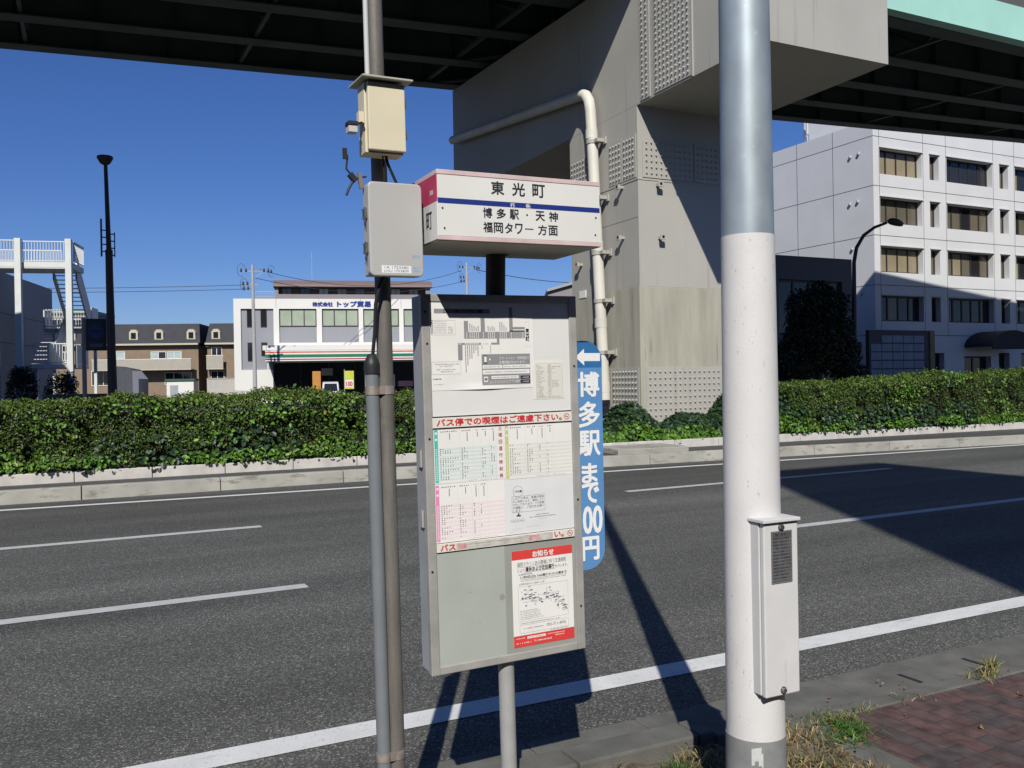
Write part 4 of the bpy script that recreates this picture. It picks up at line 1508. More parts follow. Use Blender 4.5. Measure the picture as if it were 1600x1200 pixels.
# ------------------------------------------------------------------ foliage
def leaf_mesh(name, P, Nn, size, col, mat_, parent=None, aspect=0.55, tilt=0.5, fold=0.25, seed=1, ovate=True):
    """one bent leaf per point: P points, Nn outward directions, size per leaf, col per leaf"""
    r = np.random.default_rng(seed)
    n = len(P)
    Nn = Nn + r.normal(0, tilt, (n, 3))
    Nn /= np.linalg.norm(Nn, axis=1, keepdims=True)
    T = r.normal(0, 1, (n, 3))
    T[:, 2] -= 0.3
    T -= Nn * np.sum(T * Nn, axis=1, keepdims=True)
    T /= np.linalg.norm(T, axis=1, keepdims=True)
    B = np.cross(Nn, T)
    s = size[:, None]
    w = s * aspect
    V = np.empty((n, 6, 3))
    V[:, 0] = P
    V[:, 1] = P + T * s * 0.35 + B * w * 0.5 + Nn * w * fold
    V[:, 2] = P + T * s * 0.75 + B * w * 0.36 + Nn * w * fold * 0.8
    V[:, 3] = P + T * s * 1.0 - Nn * s * 0.08
    V[:, 4] = P + T * s * 0.75 - B * w * 0.36 + Nn * w * fold * 0.8
    V[:, 5] = P + T * s * 0.35 - B * w * 0.5 + Nn * w * fold
    me = bpy.data.meshes.new(name)
    me.vertices.add(n * 6)
    me.vertices.foreach_set('co', V.reshape(-1).astype(np.float32))
    base = (np.arange(n) * 6)[:, None]
    quads = np.concatenate([base + np.array([[0, 1, 2, 3]]), base + np.array([[0, 3, 4, 5]])], axis=1).reshape(-1, 4)
    nf = len(quads)
    me.loops.add(nf * 4)
    me.loops.foreach_set('vertex_index', quads.reshape(-1).astype(np.int32))
    me.polygons.add(nf)
    me.polygons.foreach_set('loop_start', (np.arange(nf) * 4).astype(np.int32))
    me.polygons.foreach_set('loop_total', np.full(nf, 4, np.int32))
    me.update()
    at = me.attributes.new('leaf', 'FLOAT_COLOR', 'POINT')
    c4 = np.ones((n, 6, 4), np.float32)
    c4[:, :, :3] = col[:, None, :]
    at.data.foreach_set('color', c4.reshape(-1))
    me.materials.append(mat_)
    o = bpy.data.objects.new(name, me)
    scene.collection.objects.link(o)
    o.parent = parent
    return o


leafm = leaf_mat('hedge_leaf', 0.38, 0.22)
ivym = leaf_mat('ivy_leaf', 0.42, 0.25)
twig = mat('twig_bark', (0.035, 0.03, 0.018), 0.9, var=0.3, vs_=12)


def vnoise(p, sc, seed):
    r = np.random.default_rng(seed)
    out = np.zeros(len(p))
    for k in range(5):
        d = r.normal(0, 1, 3) * sc * (1.5 ** (k * 0.7))
        out += np.sin(p @ d + r.uniform(0, 6.3)) / (1 + k * 0.35)
    return out / 2.6


def palette(n, cols, weights, r, jitter=0.2):
    idx = r.choice(len(cols), n, p=np.array(weights) / sum(weights))
    c = np.array(cols)[idx]
    return np.clip(c * (1 + r.normal(0, jitter, (n, 1))), 0.003, 0.5)


HC = [(0.04, 0.074, 0.013), (0.064, 0.112, 0.018), (0.1, 0.158, 0.023), (0.025, 0.043, 0.016)]
IC = [(0.1, 0.215, 0.02), (0.07, 0.155, 0.018), (0.125, 0.255, 0.03)]
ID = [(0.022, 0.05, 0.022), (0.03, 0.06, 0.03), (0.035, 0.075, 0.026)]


def hedge(label, x0, x1, top, n, n_ivy, seed, yoff=0.1, depth=1.5, n_dark=0):
    r = np.random.default_rng(seed)
    root = thing('hedge', label, 'hedge', ((x0 + x1) / 2, stone_line((x0 + x1) / 2) + 0.8, 0.3), group='clipped hedges on the median')
    lo = Vector((-(x0 + x1) / 2, -(stone_line((x0 + x1) / 2) + 0.8), -0.3))
    yf = lambda x: 15.62 - 0.035 * np.maximum(0, x - 5) + yoff
    # inner mass of twigs
    mb = MB()
    xs = np.linspace(x0 + 0.1, x1 - 0.1, 60)
    for a, b in zip(xs, xs[1:]):
        ja, jb = 0.2, 0.2
        mb.hexa([(a, float(yf(a)) + 0.28, 0.25), (b, float(yf(b)) + 0.28, 0.25), (b, float(yf(b)) + depth - 0.25, 0.25), (a, float(yf(a)) + depth - 0.25, 0.25),
                 (a, float(yf(a)) + 0.3, float(top(a)) - 0.28), (b, float(yf(b)) + 0.3, float(top(b)) - 0.28), (b, float(yf(b)) + depth - 0.25, float(top(b)) - 0.28), (a, float(yf(a)) + depth - 0.25, float(top(a)) - 0.28)])
    o = mb.build('twigs', twig, root)
    o.location = lo
    # front 60 %, top 34 %, ends the rest
    nf, nt = int(n * 0.56), int(n * 0.36)
    ne = n - nf - nt
    X = r.uniform(x0, x1, nf)
    T = top(X)
    Z = 0.36 + (T - 0.36) * r.uniform(0, 1, nf) ** 0.95
    P = np.stack([X, yf(X), Z], 1)
    Nn = np.tile(np.array([[0, -1.0, 0.35]]), (nf, 1))
    X2 = r.uniform(x0, x1, nt)
    P2 = np.stack([X2, yf(X2) + depth * r.uniform(0, 1, nt) ** 1.3, top(X2)], 1)
    N2 = np.tile(np.array([[0, -0.25, 1.0]]), (nt, 1))
    sd_ = r.integers(0, 2, ne)
    X3 = np.where(sd_ == 0, x0, x1)
    P3 = np.stack([X3, yf(X3) + depth * r.uniform(0, 1, ne), 0.36 + (top(X3) - 0.36) * r.uniform(0, 1, ne)], 1)
    N3 = np.stack([np.where(sd_ == 0, -1.0, 1.0), np.zeros(ne), np.full(ne, 0.3)], 1)
    P = np.concatenate([P, P2, P3])
    Nn = np.concatenate([Nn, N2, N3])
    # lumps, hollows and depth through the shell
    bump_ = vnoise(P, 2.2, seed + 1) * 0.09 + vnoise(P, 6.5, seed + 2) * 0.06
    depth_in = np.abs(r.normal(0, 0.075, len(P)))
    hole = np.where(vnoise(P, 4.2, seed + 5) < -0.42, 0.17, 0.0)
    P = P + Nn / np.linalg.norm(Nn, axis=1, keepdims=True) * (bump_ - depth_in - hole + 0.03)[:, None]
    patch = vnoise(P, 1.6, seed + 3)
    col = palette(len(P), HC + [(0.11, 0.07, 0.03)], [3, 4, 2, 2, 0.3], r)
    col *= (1 + 0.3 * np.clip(patch, -1, 1))[:, None]
    shoot = (P[:, 2] > top(P[:, 0]) - 0.1) & (r.uniform(0, 1, len(P)) < 0.5)
    col[shoot] = palette(int(shoot.sum()), [(0.11, 0.185, 0.028), (0.15, 0.2, 0.035)], [1, 1], r)
    o = leaf_mesh('foliage', P, Nn, 0.024 + 0.052 * r.beta(1.6, 2.4, len(P)), col, leafm, root, 0.5, 0.65, seed=seed)
    o.location = lo
    # creeping ivy: clusters on the face, a fringe along the stone edge
    C = []
    nc = max(6, int((x1 - x0) * 1.9))
    for k in range(nc):
        cx = r.uniform(x0, x1)
        cz = 0.4 + (float(top(cx)) - 0.3) * r.uniform(0, 1) ** 1.1
        m_ = int(n_ivy * 0.5 / nc * r.uniform(0.4, 1.6))
        sx, sz = r.uniform(0.12, 0.4), r.uniform(0.08, 0.22)
        C.append(np.stack([r.normal(cx, sx, m_), np.zeros(m_), r.normal(cz, sz, m_)], 1))
    m_ = int(n_ivy * 0.5)
    xf = r.uniform(x0, x1, m_ * 3)
    keep = vnoise(np.stack([xf, xf * 0, xf * 0], 1), 2.3, seed + 7) + r.normal(0, 0.4, len(xf)) > 0.0
    xf = xf[keep][:m_]
    C.append(np.stack([xf, -0.06 + 0 * xf, 0.36 + np.abs(r.normal(0, 0.085, len(xf)))], 1))
    Q = np.concatenate(C)
    Q[:, 0] = np.clip(Q[:, 0], x0 - 0.05, x1 + 0.05)
    tt = top(Q[:, 0])
    over = Q[:, 2] > tt - 0.03
    Q[:, 2] = np.where(over, tt - 0.05 + np.abs(r.normal(0, 0.025, len(Q))), np.maximum(Q[:, 2], 0.28))
    Q[:, 1] += yf(Q[:, 0]) + np.where(over, r.uniform(0, 0.8, len(Q)), 0)
    QN = np.where(over[:, None], np.array([[0, -0.3, 1.0]]), np.array([[0, -1.0, 0.55]]))
    Q += QN * (0.05 + 0.09 * r.uniform(0, 1, len(Q)) + 0.09 * vnoise(Q, 2.2, seed + 1))[:, None]
    o = leaf_mesh('ivy', Q, QN, r.uniform(0.035, 0.09, len(Q)), palette(len(Q), IC + [(0.2, 0.24, 0.05)], [3, 3, 2, 0.4], r, 0.25), ivym, root, 0.72, 0.5, 0.22, seed + 9)
    o.location = lo
    o['kind'] = 'stuff'
    if n_dark:
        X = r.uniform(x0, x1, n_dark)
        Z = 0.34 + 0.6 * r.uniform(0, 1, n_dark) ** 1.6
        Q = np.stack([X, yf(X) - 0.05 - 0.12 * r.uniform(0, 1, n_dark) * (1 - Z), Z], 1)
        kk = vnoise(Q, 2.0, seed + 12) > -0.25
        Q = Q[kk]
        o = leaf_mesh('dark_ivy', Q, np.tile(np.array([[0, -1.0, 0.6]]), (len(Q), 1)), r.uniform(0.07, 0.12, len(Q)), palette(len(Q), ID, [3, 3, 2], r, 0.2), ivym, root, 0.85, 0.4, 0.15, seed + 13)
        o.location = lo
        o['kind'] = 'stuff'
    # thin shoots standing out of the top
    return root


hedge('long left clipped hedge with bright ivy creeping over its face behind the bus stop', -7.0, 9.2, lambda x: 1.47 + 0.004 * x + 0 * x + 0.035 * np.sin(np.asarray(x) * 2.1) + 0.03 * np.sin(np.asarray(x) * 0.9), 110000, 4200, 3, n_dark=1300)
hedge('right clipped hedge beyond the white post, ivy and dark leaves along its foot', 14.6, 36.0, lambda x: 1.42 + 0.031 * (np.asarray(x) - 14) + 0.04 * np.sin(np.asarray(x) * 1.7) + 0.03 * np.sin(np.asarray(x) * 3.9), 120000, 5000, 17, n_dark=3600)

# mound of ivy in front of the pier
ivr = thing('ivy_mound', 'low mound of dark ivy with a bright fringe at the foot of the pier', 'ivy', (11.7, 16.0, 0.3))
r = np.random.default_rng(77)
n = 13000
X = r.uniform(8.9, 15.2, n)
hump = 0.62 + 0.2 * np.sin(X * 1.9 + 0.6) + 0.16 * np.sin(X * 4.3) + 0.12 * (X - 12)
hump = np.clip(hump, 0.34, 1.05)
t = r.uniform(0, 1, n)
Yv = stone_line(12) + 0.05 + t * 0.75
Zv = 0.3 + hump * np.sqrt(np.clip(1 - (1 - np.minimum(1, t * 1.7)) ** 2, 0.02, 1)) - np.abs(r.normal(0, 0.05, n))
P = np.stack([X, Yv - 0.035 * (X - 12), Zv], 1)
P += (vnoise(P, 4.0, 5) * 0.07)[:, None] * np.array([[0, -0.6, 0.8]])
c = palette(n, ID + [(0.05, 0.1, 0.03)], [3, 3, 2, 1.2], r, 0.25)
fr_i = (t < 0.14) & (r.uniform(0, 1, n) < 0.85)
c[fr_i] = palette(int(fr_i.sum()), IC, [3, 3, 2], r, 0.2)
Nn = np.stack([0 * t, -(1.1 - t), 0.45 + t], 1)
o = leaf_mesh('foliage', P, Nn, r.uniform(0.07, 0.125, n), c, ivym, ivr, 0.85, 0.42, 0.15, 5)
o.location = (-11.7, -16.0, -0.3)
mb = MB()
for a, b in zip(np.linspace(8.9, 15.2, 24)[:-1], np.linspace(8.9, 15.2, 24)[1:]):
    h = 0.3 + 0.6 * (0.45 + 0.16 * math.sin(a * 1.9 + 0.6))
    mb.box(a, b + 0.001, 15.75 - 0.035 * (a - 8), 16.12, 0.28, h)
o = mb.build('stems', twig, ivr)
o.location = (-11.7, -16.0, -0.3)

# weeds at our feet: dry and green blades in the planting strip
wm = leaf_mat('grass_blade', 0.6, 0.3)
mbw = []


def blades(cx, cy, z, n, rad, h, cols, seed, flat=0.5):
    r = np.random.default_rng(seed)
    P = np.stack([r.normal(cx, rad, n), r.normal(cy, rad * 0.7, n), np.full(n, z)], 1)
    return P, r.uniform(0.5, 1.0, n) * h, palette(n, cols, [1] * len(cols), r, 0.25), r.normal(0, flat, (n, 2))


DRY = [(0.34, 0.26, 0.11), (0.26, 0.19, 0.09), (0.4, 0.33, 0.17), (0.2, 0.15, 0.07)]
GRN = [(0.06, 0.14, 0.025), (0.09, 0.19, 0.035), (0.12, 0.2, 0.05)]
sets = []
rr = random.Random(5)
for k in range(52):
    sets.append(blades(rr.uniform(1.6, 2.9), rr.uniform(2.45, 3.0), 0.06, rr.randint(10, 34), rr.uniform(0.03, 0.09), rr.uniform(0.05, 0.11), DRY, k, 0.95))
for k in range(14):
    sets.append(blades(rr.uniform(0.6, 2.0), rr.uniform(2.5, 3.02), 0.05, rr.randint(10, 26), rr.uniform(0.02, 0.05), rr.uniform(0.05, 0.1), GRN + DRY[:2], 100 + k, 0.8))
for (cx, cy, n_, rad, h, cs, fl) in [(3.14, 2.97, 130, 0.05, 0.1, GRN, 1.2), (3.05, 2.87, 90, 0.05, 0.09, GRN, 1.2), (3.2, 3.06, 60, 0.04, 0.08, DRY + GRN, 1.0), (2.72, 2.66, 60, 0.05, 0.08, DRY + GRN, 1.2), (2.64, 2.82, 50, 0.05, 0.07, DRY + GRN, 1.2), (2.78, 2.5, 40, 0.04, 0.08, DRY + GRN, 1.2), (2.66, 2.36, 70, 0.05, 0.1, GRN, 1.1), (2.15, 2.92, 60, 0.03, 0.11, GRN, 0.6),
                                      (4.42, 3.17, 70, 0.022, 0.15, DRY[:1] + GRN[2:] + DRY[2:3], 0.5), (4.35, 3.15, 50, 0.05, 0.06, DRY + GRN[2:], 0.9), (3.0, 3.1, 60, 0.06, 0.07, DRY + GRN, 0.9), (3.2, 3.12, 60, 0.06, 0.06, DRY + GRN, 0.9),
                                      (2.86, 3.0, 120, 0.09, 0.08, DRY, 1.0), (2.7, 3.02, 110, 0.08, 0.08, DRY, 1.0), (1.78, 3.0, 50, 0.04, 0.09, DRY + GRN, 0.8), (2.35, 2.95, 90, 0.08, 0.1, DRY + GRN[:1], 0.9), (3.42, 3.12, 36, 0.05, 0.04, DRY + GRN, 0.9), (3.8, 3.13, 26, 0.05, 0.04, DRY, 0.9)]:
    z = 0.02 if cx > 2.95 else 0.045
    sets.append(blades(cx, cy, z, n_, rad, h, cs, int(cx * 100 + cy * 1000), fl))
mbv, mbf, mbc = [], [], []
for P, H, Cc, L in sets:
    for p, h, c, l in zip(P, H, Cc, L):
        a = rng.uniform(0, 6.28)
        w = 0.0026 * (0.7 + h * 6)
        e = np.array([math.cos(a), math.sin(a), 0]) * w
        d = np.array([l[0], l[1], 0])
        m1 = p + np.array([0, 0, h * 0.55]) + d * h * 0.3
        m2 = p + np.array([0, 0, h * max(0.12, 0.95 - 0.35 * np.linalg.norm(l))]) + d * h * 0.85
        k = len(mbv)
        mbv += [p - e, p + e, m1 + e * 0.8, m1 - e * 0.8, m2]
        mbf += [(k, k + 1, k + 2, k + 3), (k + 3, k + 2, k + 4)]
        mbc += [c] * 5
me = bpy.data.meshes.new('weeds')
me.from_pydata([tuple(v) for v in mbv], [], mbf)
at = me.attributes.new('leaf', 'FLOAT_COLOR', 'POINT')
c4 = np.ones((len(mbv), 4), np.float32)
c4[:, :3] = np.array(mbc)
at.data.foreach_set('color', c4.reshape(-1))
me.materials.append(wm)
wo = bpy.data.objects.new('weeds', me)
scene.collection.objects.link(wo)
tag(wo, 'dry straw and green weeds sprouting along the kerb and round the white post', 'weeds', kind='stuff')
# fallen leaves
r = np.random.default_rng(9)
n = 70
P = np.stack([r.uniform(1.5, 3.0, n), r.uniform(2.3, 3.1, n), np.full(n, 0.085)], 1)
P2 = np.stack([r.uniform(3.1, 5.2, 26), r.uniform(2.2, 3.4, 26), np.full(26, 0.03)], 1)
P = np.concatenate([P, P2])
lc = palette(len(P), [(0.3, 0.06, 0.03), (0.2, 0.11, 0.05), (0.28, 0.2, 0.1), (0.13, 0.08, 0.04)], [1, 2, 3, 2], r)
o = leaf_mesh('fallen_leaves', P, np.tile(np.array([[0, 0, 1.0]]), (len(P), 1)), r.uniform(0.015, 0.035, len(P)), lc, wm, None, 0.7, 0.4, seed=2)
tag(o, 'scattered dry fallen leaves on the pavement and soil by the kerb', 'leaves', kind='stuff')


# ------------------------------------------------------------------ office building on the right
off_white = mat('office_wall_panel', (0.6, 0.605, 0.61), 0.7, var=0.04, vs_=0.5, bump=0.03, bs=12, spot=((0.45, 0.45, 0.44), 0.8, 0.66, (1, 1, 0.3)))
joint_m = mat('panel_joint', (0.1, 0.1, 0.1), 0.9)
win_frame = mat('bronze_window_frame', (0.035, 0.028, 0.022), 0.45, var=0.1)


def glass_mat(name, col, rough=0.08):
    m = mat(name, col, rough, var=0.12, vs_=0.9, spec=0.6)
    return m


blind = glass_mat('window_with_beige_blind', (0.27, 0.225, 0.145), 0.25)
blind2 = glass_mat('window_with_dim_blind', (0.13, 0.115, 0.085), 0.2)
dark_glass = glass_mat('dark_window_glass', (0.02, 0.021, 0.023), 0.06)


def facade(mb, x0, x1, z0, z1, openings, depth, m, y=0.0):
    """a wall in the x,z plane facing -Y with openings cut through it and their reveals"""
    xs = sorted({x0, x1, *[o[0] for o in openings], *[o[1] for o in openings]})
    zs = sorted({z0, z1, *[o[2] for o in openings], *[o[3] for o in openings]})
    for xa, xb in zip(xs, xs[1:]):
        for za, zb in zip(zs, zs[1:]):
            cx, cz = (xa + xb) / 2, (za + zb) / 2
            if any(o[0] < cx < o[1] and o[2] < cz < o[3] for o in openings):
                continue
            mb.quad((xa, y, za), (xb, y, za), (xb, y, zb), (xa, y, zb), m)
    for (a, b, c, d) in openings:
        mb.quad((a, y, c), (a, y + depth, c), (a, y + depth, d), (a, y, d), m)
        mb.quad((b, y, d), (b, y + depth, d), (b, y + depth, c), (b, y, c), m)
        mb.quad((a, y, d), (a, y + depth, d), (b, y + depth, d), (b, y, d), m)
        mb.quad((a, y, c), (b, y, c), (b, y + depth, c), (a, y + depth, c), m)


def window(parent, a, b, c, d, y, n, panes, fm=win_frame, fw=0.095):
    mb = MB()
    t = 0.06
    mb.box(a, b, y, y + t, c, c + fw)
    mb.box(a, b, y, y + t, d - fw, d)
    mb.box(a, a + fw, y, y + t, c + fw, d - fw)
    mb.box(b - fw, b, y, y + t, c + fw, d - fw)
    for k in range(1, n):
        x = a + (b - a) * k / n
        mb.box(x - fw / 2, x + fw / 2, y + 0.002, y + t - 0.002, c + fw, d - fw)
    w = mb.build('window', fm, parent)
    mb = MB()
    for k in range(n):
        xa, xb = a + (b - a) * k / n, a + (b - a) * (k + 1) / n
        mb.quad((xa, y + 0.04, c), (xb, y + 0.04, c), (xb, y + 0.04, d), (xa, y + 0.04, d), panes[k % len(panes)])
    mb.build('pane', None, w)
    return w


ob = thing('office_building', 'white panelled five-storey office block with bronze windows beyond the right hedge', 'office building', (39.3, 34.6, 0))
ops = []
cells = []
xw = [(0.5, 3.86, 4), (4.5, 5.27, 1), (5.93, 9.95, 5), (10.62, 11.42, 1), (12.05, 16.0, 5), (16.7, 17.5, 1), (18.1, 22.0, 5)]
rows = [(12.8, 14.22), (10.1, 11.52), (7.38, 8.8), (4.67, 6.09)]
for (c, d) in rows:
    for (a, b, n) in xw:
        ops.append((a, b, c, d))
        cells.append((a, b, c, d, n))
gops = [(4.6, 5.5, 0.6, 2.9), (7.2, 9.6, 0.0, 2.7), (10.3, 11.3, 0.0, 2.9), (12.4, 15.6, 0.6, 2.9)]
ops += gops
mb = MB()
W_, H_, DP = 24.0, 15.75, 16.0
facade(mb, 0, W_, 0, H_, ops, 0.42, off_white)
mb.quad((0, DP, 0), (0, 0, 0), (0, 0, H_), (0, DP, H_), off_white)
mb.quad((W_, 0, 0), (W_, DP, 0), (W_, DP, H_), (W_, 0, H_), off_white)
mb.quad((W_, DP, 0), (0, DP, 0), (0, DP, H_), (W_, DP, H_), off_white)
mb.quad((0, 0, H_), (W_, 0, H_), (W_, DP, H_), (0, DP, H_), off_white)
mb.build('wall', None, ob)
mb = MB()
for z in (14.84, 12.12, 9.4, 6.66, 3.9):
    for xa, xb in [(0, W_)]:
        mb.box(0.0, W_, -0.004, 0.0, z - 0.018, z + 0.018)
    mb.box(-0.004, 0.0, 0, DP, z - 0.018, z + 0.018)
for x in (0.46, 3.96, 5.86, 10.03, 11.98, 16.1, 18.0):
    for za, zb in [(14.86, H_), (12.14, 12.8), (14.22, 14.82), (9.42, 10.1), (11.52, 12.1), (6.68, 7.38), (8.8, 9.38), (3.92, 4.67), (6.09, 6.64)]:
        mb.box(x - 0.015, x + 0.015, -0.0035, 0.0, za, zb)
    for (c, d) in rows:
        mb.box(x - 0.015, x + 0.015, -0.0035, 0.0, c, d)
for y in (2.87, 5.7, 8.6):
    mb.box(-0.0035, 0.0, y - 0.018, y + 0.018, 3.92, H_)
mb.build('panel_joints', joint_m, ob)
random.seed(3)
for i, (a, b, c, d, n) in enumerate(cells):
    ri = i // len(xw)
    base = [blind, blind2, blind, dark_glass][ri]
    pn = []
    for k in range(n):
        q = random.random()
        pn.append(base if q < 0.8 else (dark_glass if q < 0.9 else blind2))
    if i == 2:
        pn = [dark_glass] * 5
    if n == 1:
        pn = [blind2] if ri < 3 else [dark_glass]
    wi = window(ob, a, b, c, d, 0.34, n, pn)
    mb = MB()
    mb.box(a - 0.06, b + 0.06, -0.07, 0.0, d + 0.03, d + 0.1)
    mb.build('hood', off_white, wi)
for (a, b, c, d) in gops:
    window(ob, a, b, c, d, 0.34, 2, [dark_glass])

vent_m = mat('vent_cap_steel', (0.5, 0.5, 0.5), 0.4, metal=0.3)
for (y, z) in [(1.55, 14.0), (0.95, 14.05), (1.62, 11.35), (1.05, 11.4), (1.5, 8.8), (0.95, 6.2)]:
    mb = MB()
    mb.lathe([(0.0, 0.0), (0.06, 0.02), (0.085, 0.06), (0.08, 0.1), (0.0, 0.11)], n=14)
    mb.v = [(-v[2], y + v[0], z + v[1]) for v in mb.v]
    mb.f = [f[::-1] for f in mb.f]
    mb.box(-0.1, 0.0, y - 0.07, y + 0.07, z + 0.01, z + 0.08)
    mb.build('vent_cap', vent_m, ob)
mb = MB()
mb.box(3.0, 12, 2.5, 7.7, H_ + 0.0, H_ + 2.6)
mb.build('penthouse', off_white, ob, 0.02)
for (x, y) in [(1.4, 6.2), (1.8, 6.8)]:
    mb = MB()
    mb.tube([(x, y, H_), (x, y, H_ + 1.9)], 0.05, 8)
    mb.tube([(x, y, H_ + 0.9), (x, y, H_ + 1.8)], 0.1, 8)
    mb.build('roof_mast', vent_m, ob)
mb = MB()                                              # barrel awning over the entrance
n = 14
aw = mat('navy_awning', (0.03, 0.03, 0.035), 0.7, var=0.15)
for k in range(n):
    a, b = math.pi * k / n, math.pi * (k + 1) / n
    p = [(7.2 + 2.4 * 0.5 * 0 + 1.9 - 1.9 * math.cos(t), 3.2 + 0.95 * math.sin(t)) for t in (a, b)]
    mb.quad((p[0][0], -1.8, p[0][1]), (p[0][0], -0.005, p[0][1]), (p[1][0], -0.005, p[1][1]), (p[1][0], -1.8, p[1][1]))
    mb.add([(9.1, -1.79, 3.2), (p[0][0], -1.8, p[0][1]), (p[1][0], -1.8, p[1][1])], [(0, 2, 1)])
mb.box(7.2, 11.0, -1.8, -1.76, 3.05, 3.2)
mb.build('awning', aw, ob)

# dark annex in front of the office
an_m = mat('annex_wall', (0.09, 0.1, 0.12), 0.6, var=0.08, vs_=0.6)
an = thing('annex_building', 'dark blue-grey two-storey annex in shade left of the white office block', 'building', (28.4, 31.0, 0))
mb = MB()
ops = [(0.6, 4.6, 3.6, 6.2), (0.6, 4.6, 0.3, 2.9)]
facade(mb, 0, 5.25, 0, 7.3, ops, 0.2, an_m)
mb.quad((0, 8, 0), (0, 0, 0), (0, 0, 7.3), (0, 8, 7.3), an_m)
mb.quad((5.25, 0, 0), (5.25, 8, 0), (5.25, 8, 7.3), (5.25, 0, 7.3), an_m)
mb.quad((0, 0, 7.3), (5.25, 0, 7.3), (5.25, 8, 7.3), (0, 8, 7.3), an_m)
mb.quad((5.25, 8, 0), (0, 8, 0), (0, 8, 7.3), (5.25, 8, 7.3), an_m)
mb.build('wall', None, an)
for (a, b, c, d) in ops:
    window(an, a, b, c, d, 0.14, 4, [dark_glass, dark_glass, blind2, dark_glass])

# tenant board
tb = thing('tenant_board', 'dark framed tenant board with rows of pale name plates before the office', 'sign board', (36.4, 32.2, 0))
mb = MB()
mb.box(-0.3, 4.1, 0.0, 0.25, 1.0, 4.0)
mb.build('frame', mat('board_frame', (0.04, 0.045, 0.055), 0.5), tb, 0.02)
mb = MB()
mb.box(4.15, 4.5, -0.05, 0.3, 0.0, 4.0)
mb.box(-0.3, -0.1, 0.05, 0.2, 0.0, 1.0)
mb.build('post', mat('ochre_post', (0.2, 0.17, 0.08), 0.6), tb)
plates = mat('blue_grey_plate', (0.2, 0.24, 0.32), 0.5, var=0.15, vs_=2)
for j in range(6):
    for i in range(5):
        if (j, i) in [(5, 0)]:
            continue
        mb = MB()
        mb.box(-0.2 + i * 0.79, 0.54 + i * 0.79, -0.02, -0.001, 1.15 + j * 0.44, 1.52 + j * 0.44)
        mb.build('name_plate', plates, tb)


# ------------------------------------------------------------------ street lamps
dark_metal = mat('dark_brown_metal', (0.045, 0.035, 0.035), 0.5, metal=0.2, var=0.1)
sl = thing('street_lamp', 'curved single-arm dark street lamp in front of the white office block', 'street lamp', (28.42, 26.15, 0))
mb = MB()
pts = [(0, 0, 0), (0.05, 0, 3), (0.1, 0, 6.3), (0.2, -0.05, 6.9), (0.45, -0.2, 7.4), (0.85, -0.4, 7.72), (1.3, -0.62, 7.9)]
mb.tube(pts, [0.11, 0.1, 0.08, 0.075, 0.07, 0.06, 0.055], 12)
mb.build('pole', dark_metal, sl)
mb = MB()
mb.lathe([(0.02, -0.12), (0.17, -0.11), (0.2, 0.0), (0.12, 0.1), (0.02, 0.13)], n=14)
mb.v = [(1.62 + v[0] * 2.2, -0.78 + v[1], 7.93 + v[2] - 0.06 * (v[0] / 0.2)) for v in mb.v]
mb.build('lamp_head', dark_metal, sl)
pl_ = thing('post_top_lamp', 'tall dark post lamp with a round top and side panel, left of the houses', 'street lamp', (0.83, 27.46, 0))
mb = MB()
mb.tube([(0.02, 0, 0), (0, 0, 2.5), (-0.02, 0, 5.0), (-0.02, 0, 5.6)], [0.14, 0.12, 0.1, 0.1], 14)
mb.tube([(-0.02, 0, 5.5), (-0.07, 0, 8.1)], [0.07, 0.05], 12)
mb.build('pole', dark_metal, pl_)
mb = MB()
mb.lathe([(0.05, -0.12), (0.13, -0.08), (0.2, 0.04), (0.225, 0.09), (0.2, 0.13), (0.05, 0.16)], (-0.08, 0, 8.12), 20)
mb.build('lamp_head', dark_metal, pl_)
mb = MB()
mb.box(-0.235, -0.19, -0.15, 0.15, 5.42, 6.45)
for z in (5.55, 5.75, 5.95, 6.15):
    mb.bar((-0.2, 0, z), (0.02, 0, z), 0.03, 0.03)
    mb.bar((0.0, 0, z - 0.1), (0.14, 0, z - 0.1), 0.03, 0.03)
mb.bar((0.13, 0, 5.4), (0.13, 0, 6.1), 0.03, 0.03)
mb.build('banner_frame', dark_metal, pl_)
bsn = thing('round_bus_sign', 'dark square sign with a blue disc on a thin post beside the footbridge stairs', 'sign', (0.12, 27.8, 0), (0, 0, R(-5)))
mb = MB()
mb.box(0.06, 0.6, -0.04, 0.0, 2.75, 3.66)
sg = mb.build('sign_panel', mat('sign_back_dark', (0.022, 0.026, 0.034), 0.6), bsn, 0.01)
mb = MB()
n = 24
mb.add([(0.33 + 0.21 * math.cos(2 * math.pi * k / n), -0.043, 3.3 + 0.21 * math.sin(2 * math.pi * k / n)) for k in range(n)], [tuple(range(n))], mat('dull_blue_disc', (0.02, 0.045, 0.13), 0.6))
mb.rect(0.21, 3.27, 0.45, 3.33, 0.046, mat('sign_back_dark', (0.035, 0.04, 0.06)))
mb.rect(0.16, 2.85, 0.5, 2.95, 0.044, mat('sign_grey_text', (0.09, 0.1, 0.13), 0.6))
mb.build('emblem', None, sg)
mb = MB()
mb.tube([(0.0, 0.03, 0), (0.0, 0.03, 3.7)], 0.055, 12)
mb.build('post', mat('banded_grey_post', (0.2, 0.21, 0.22), 0.5, var=0.1), bsn)

# ------------------------------------------------------------------ pedestrian footbridge on the left
fbw = mat('footbridge_white', (0.62, 0.64, 0.62), 0.55, var=0.06, vs_=1.5, spot=((0.4, 0.3, 0.2), 3.0, 0.72, None))
fb = thing('footbridge_stairs', 'white steel footbridge end with railings, columns and switchback stairs', 'footbridge', (-0.63, 48.22, 0), (0, 0, R(-14)))


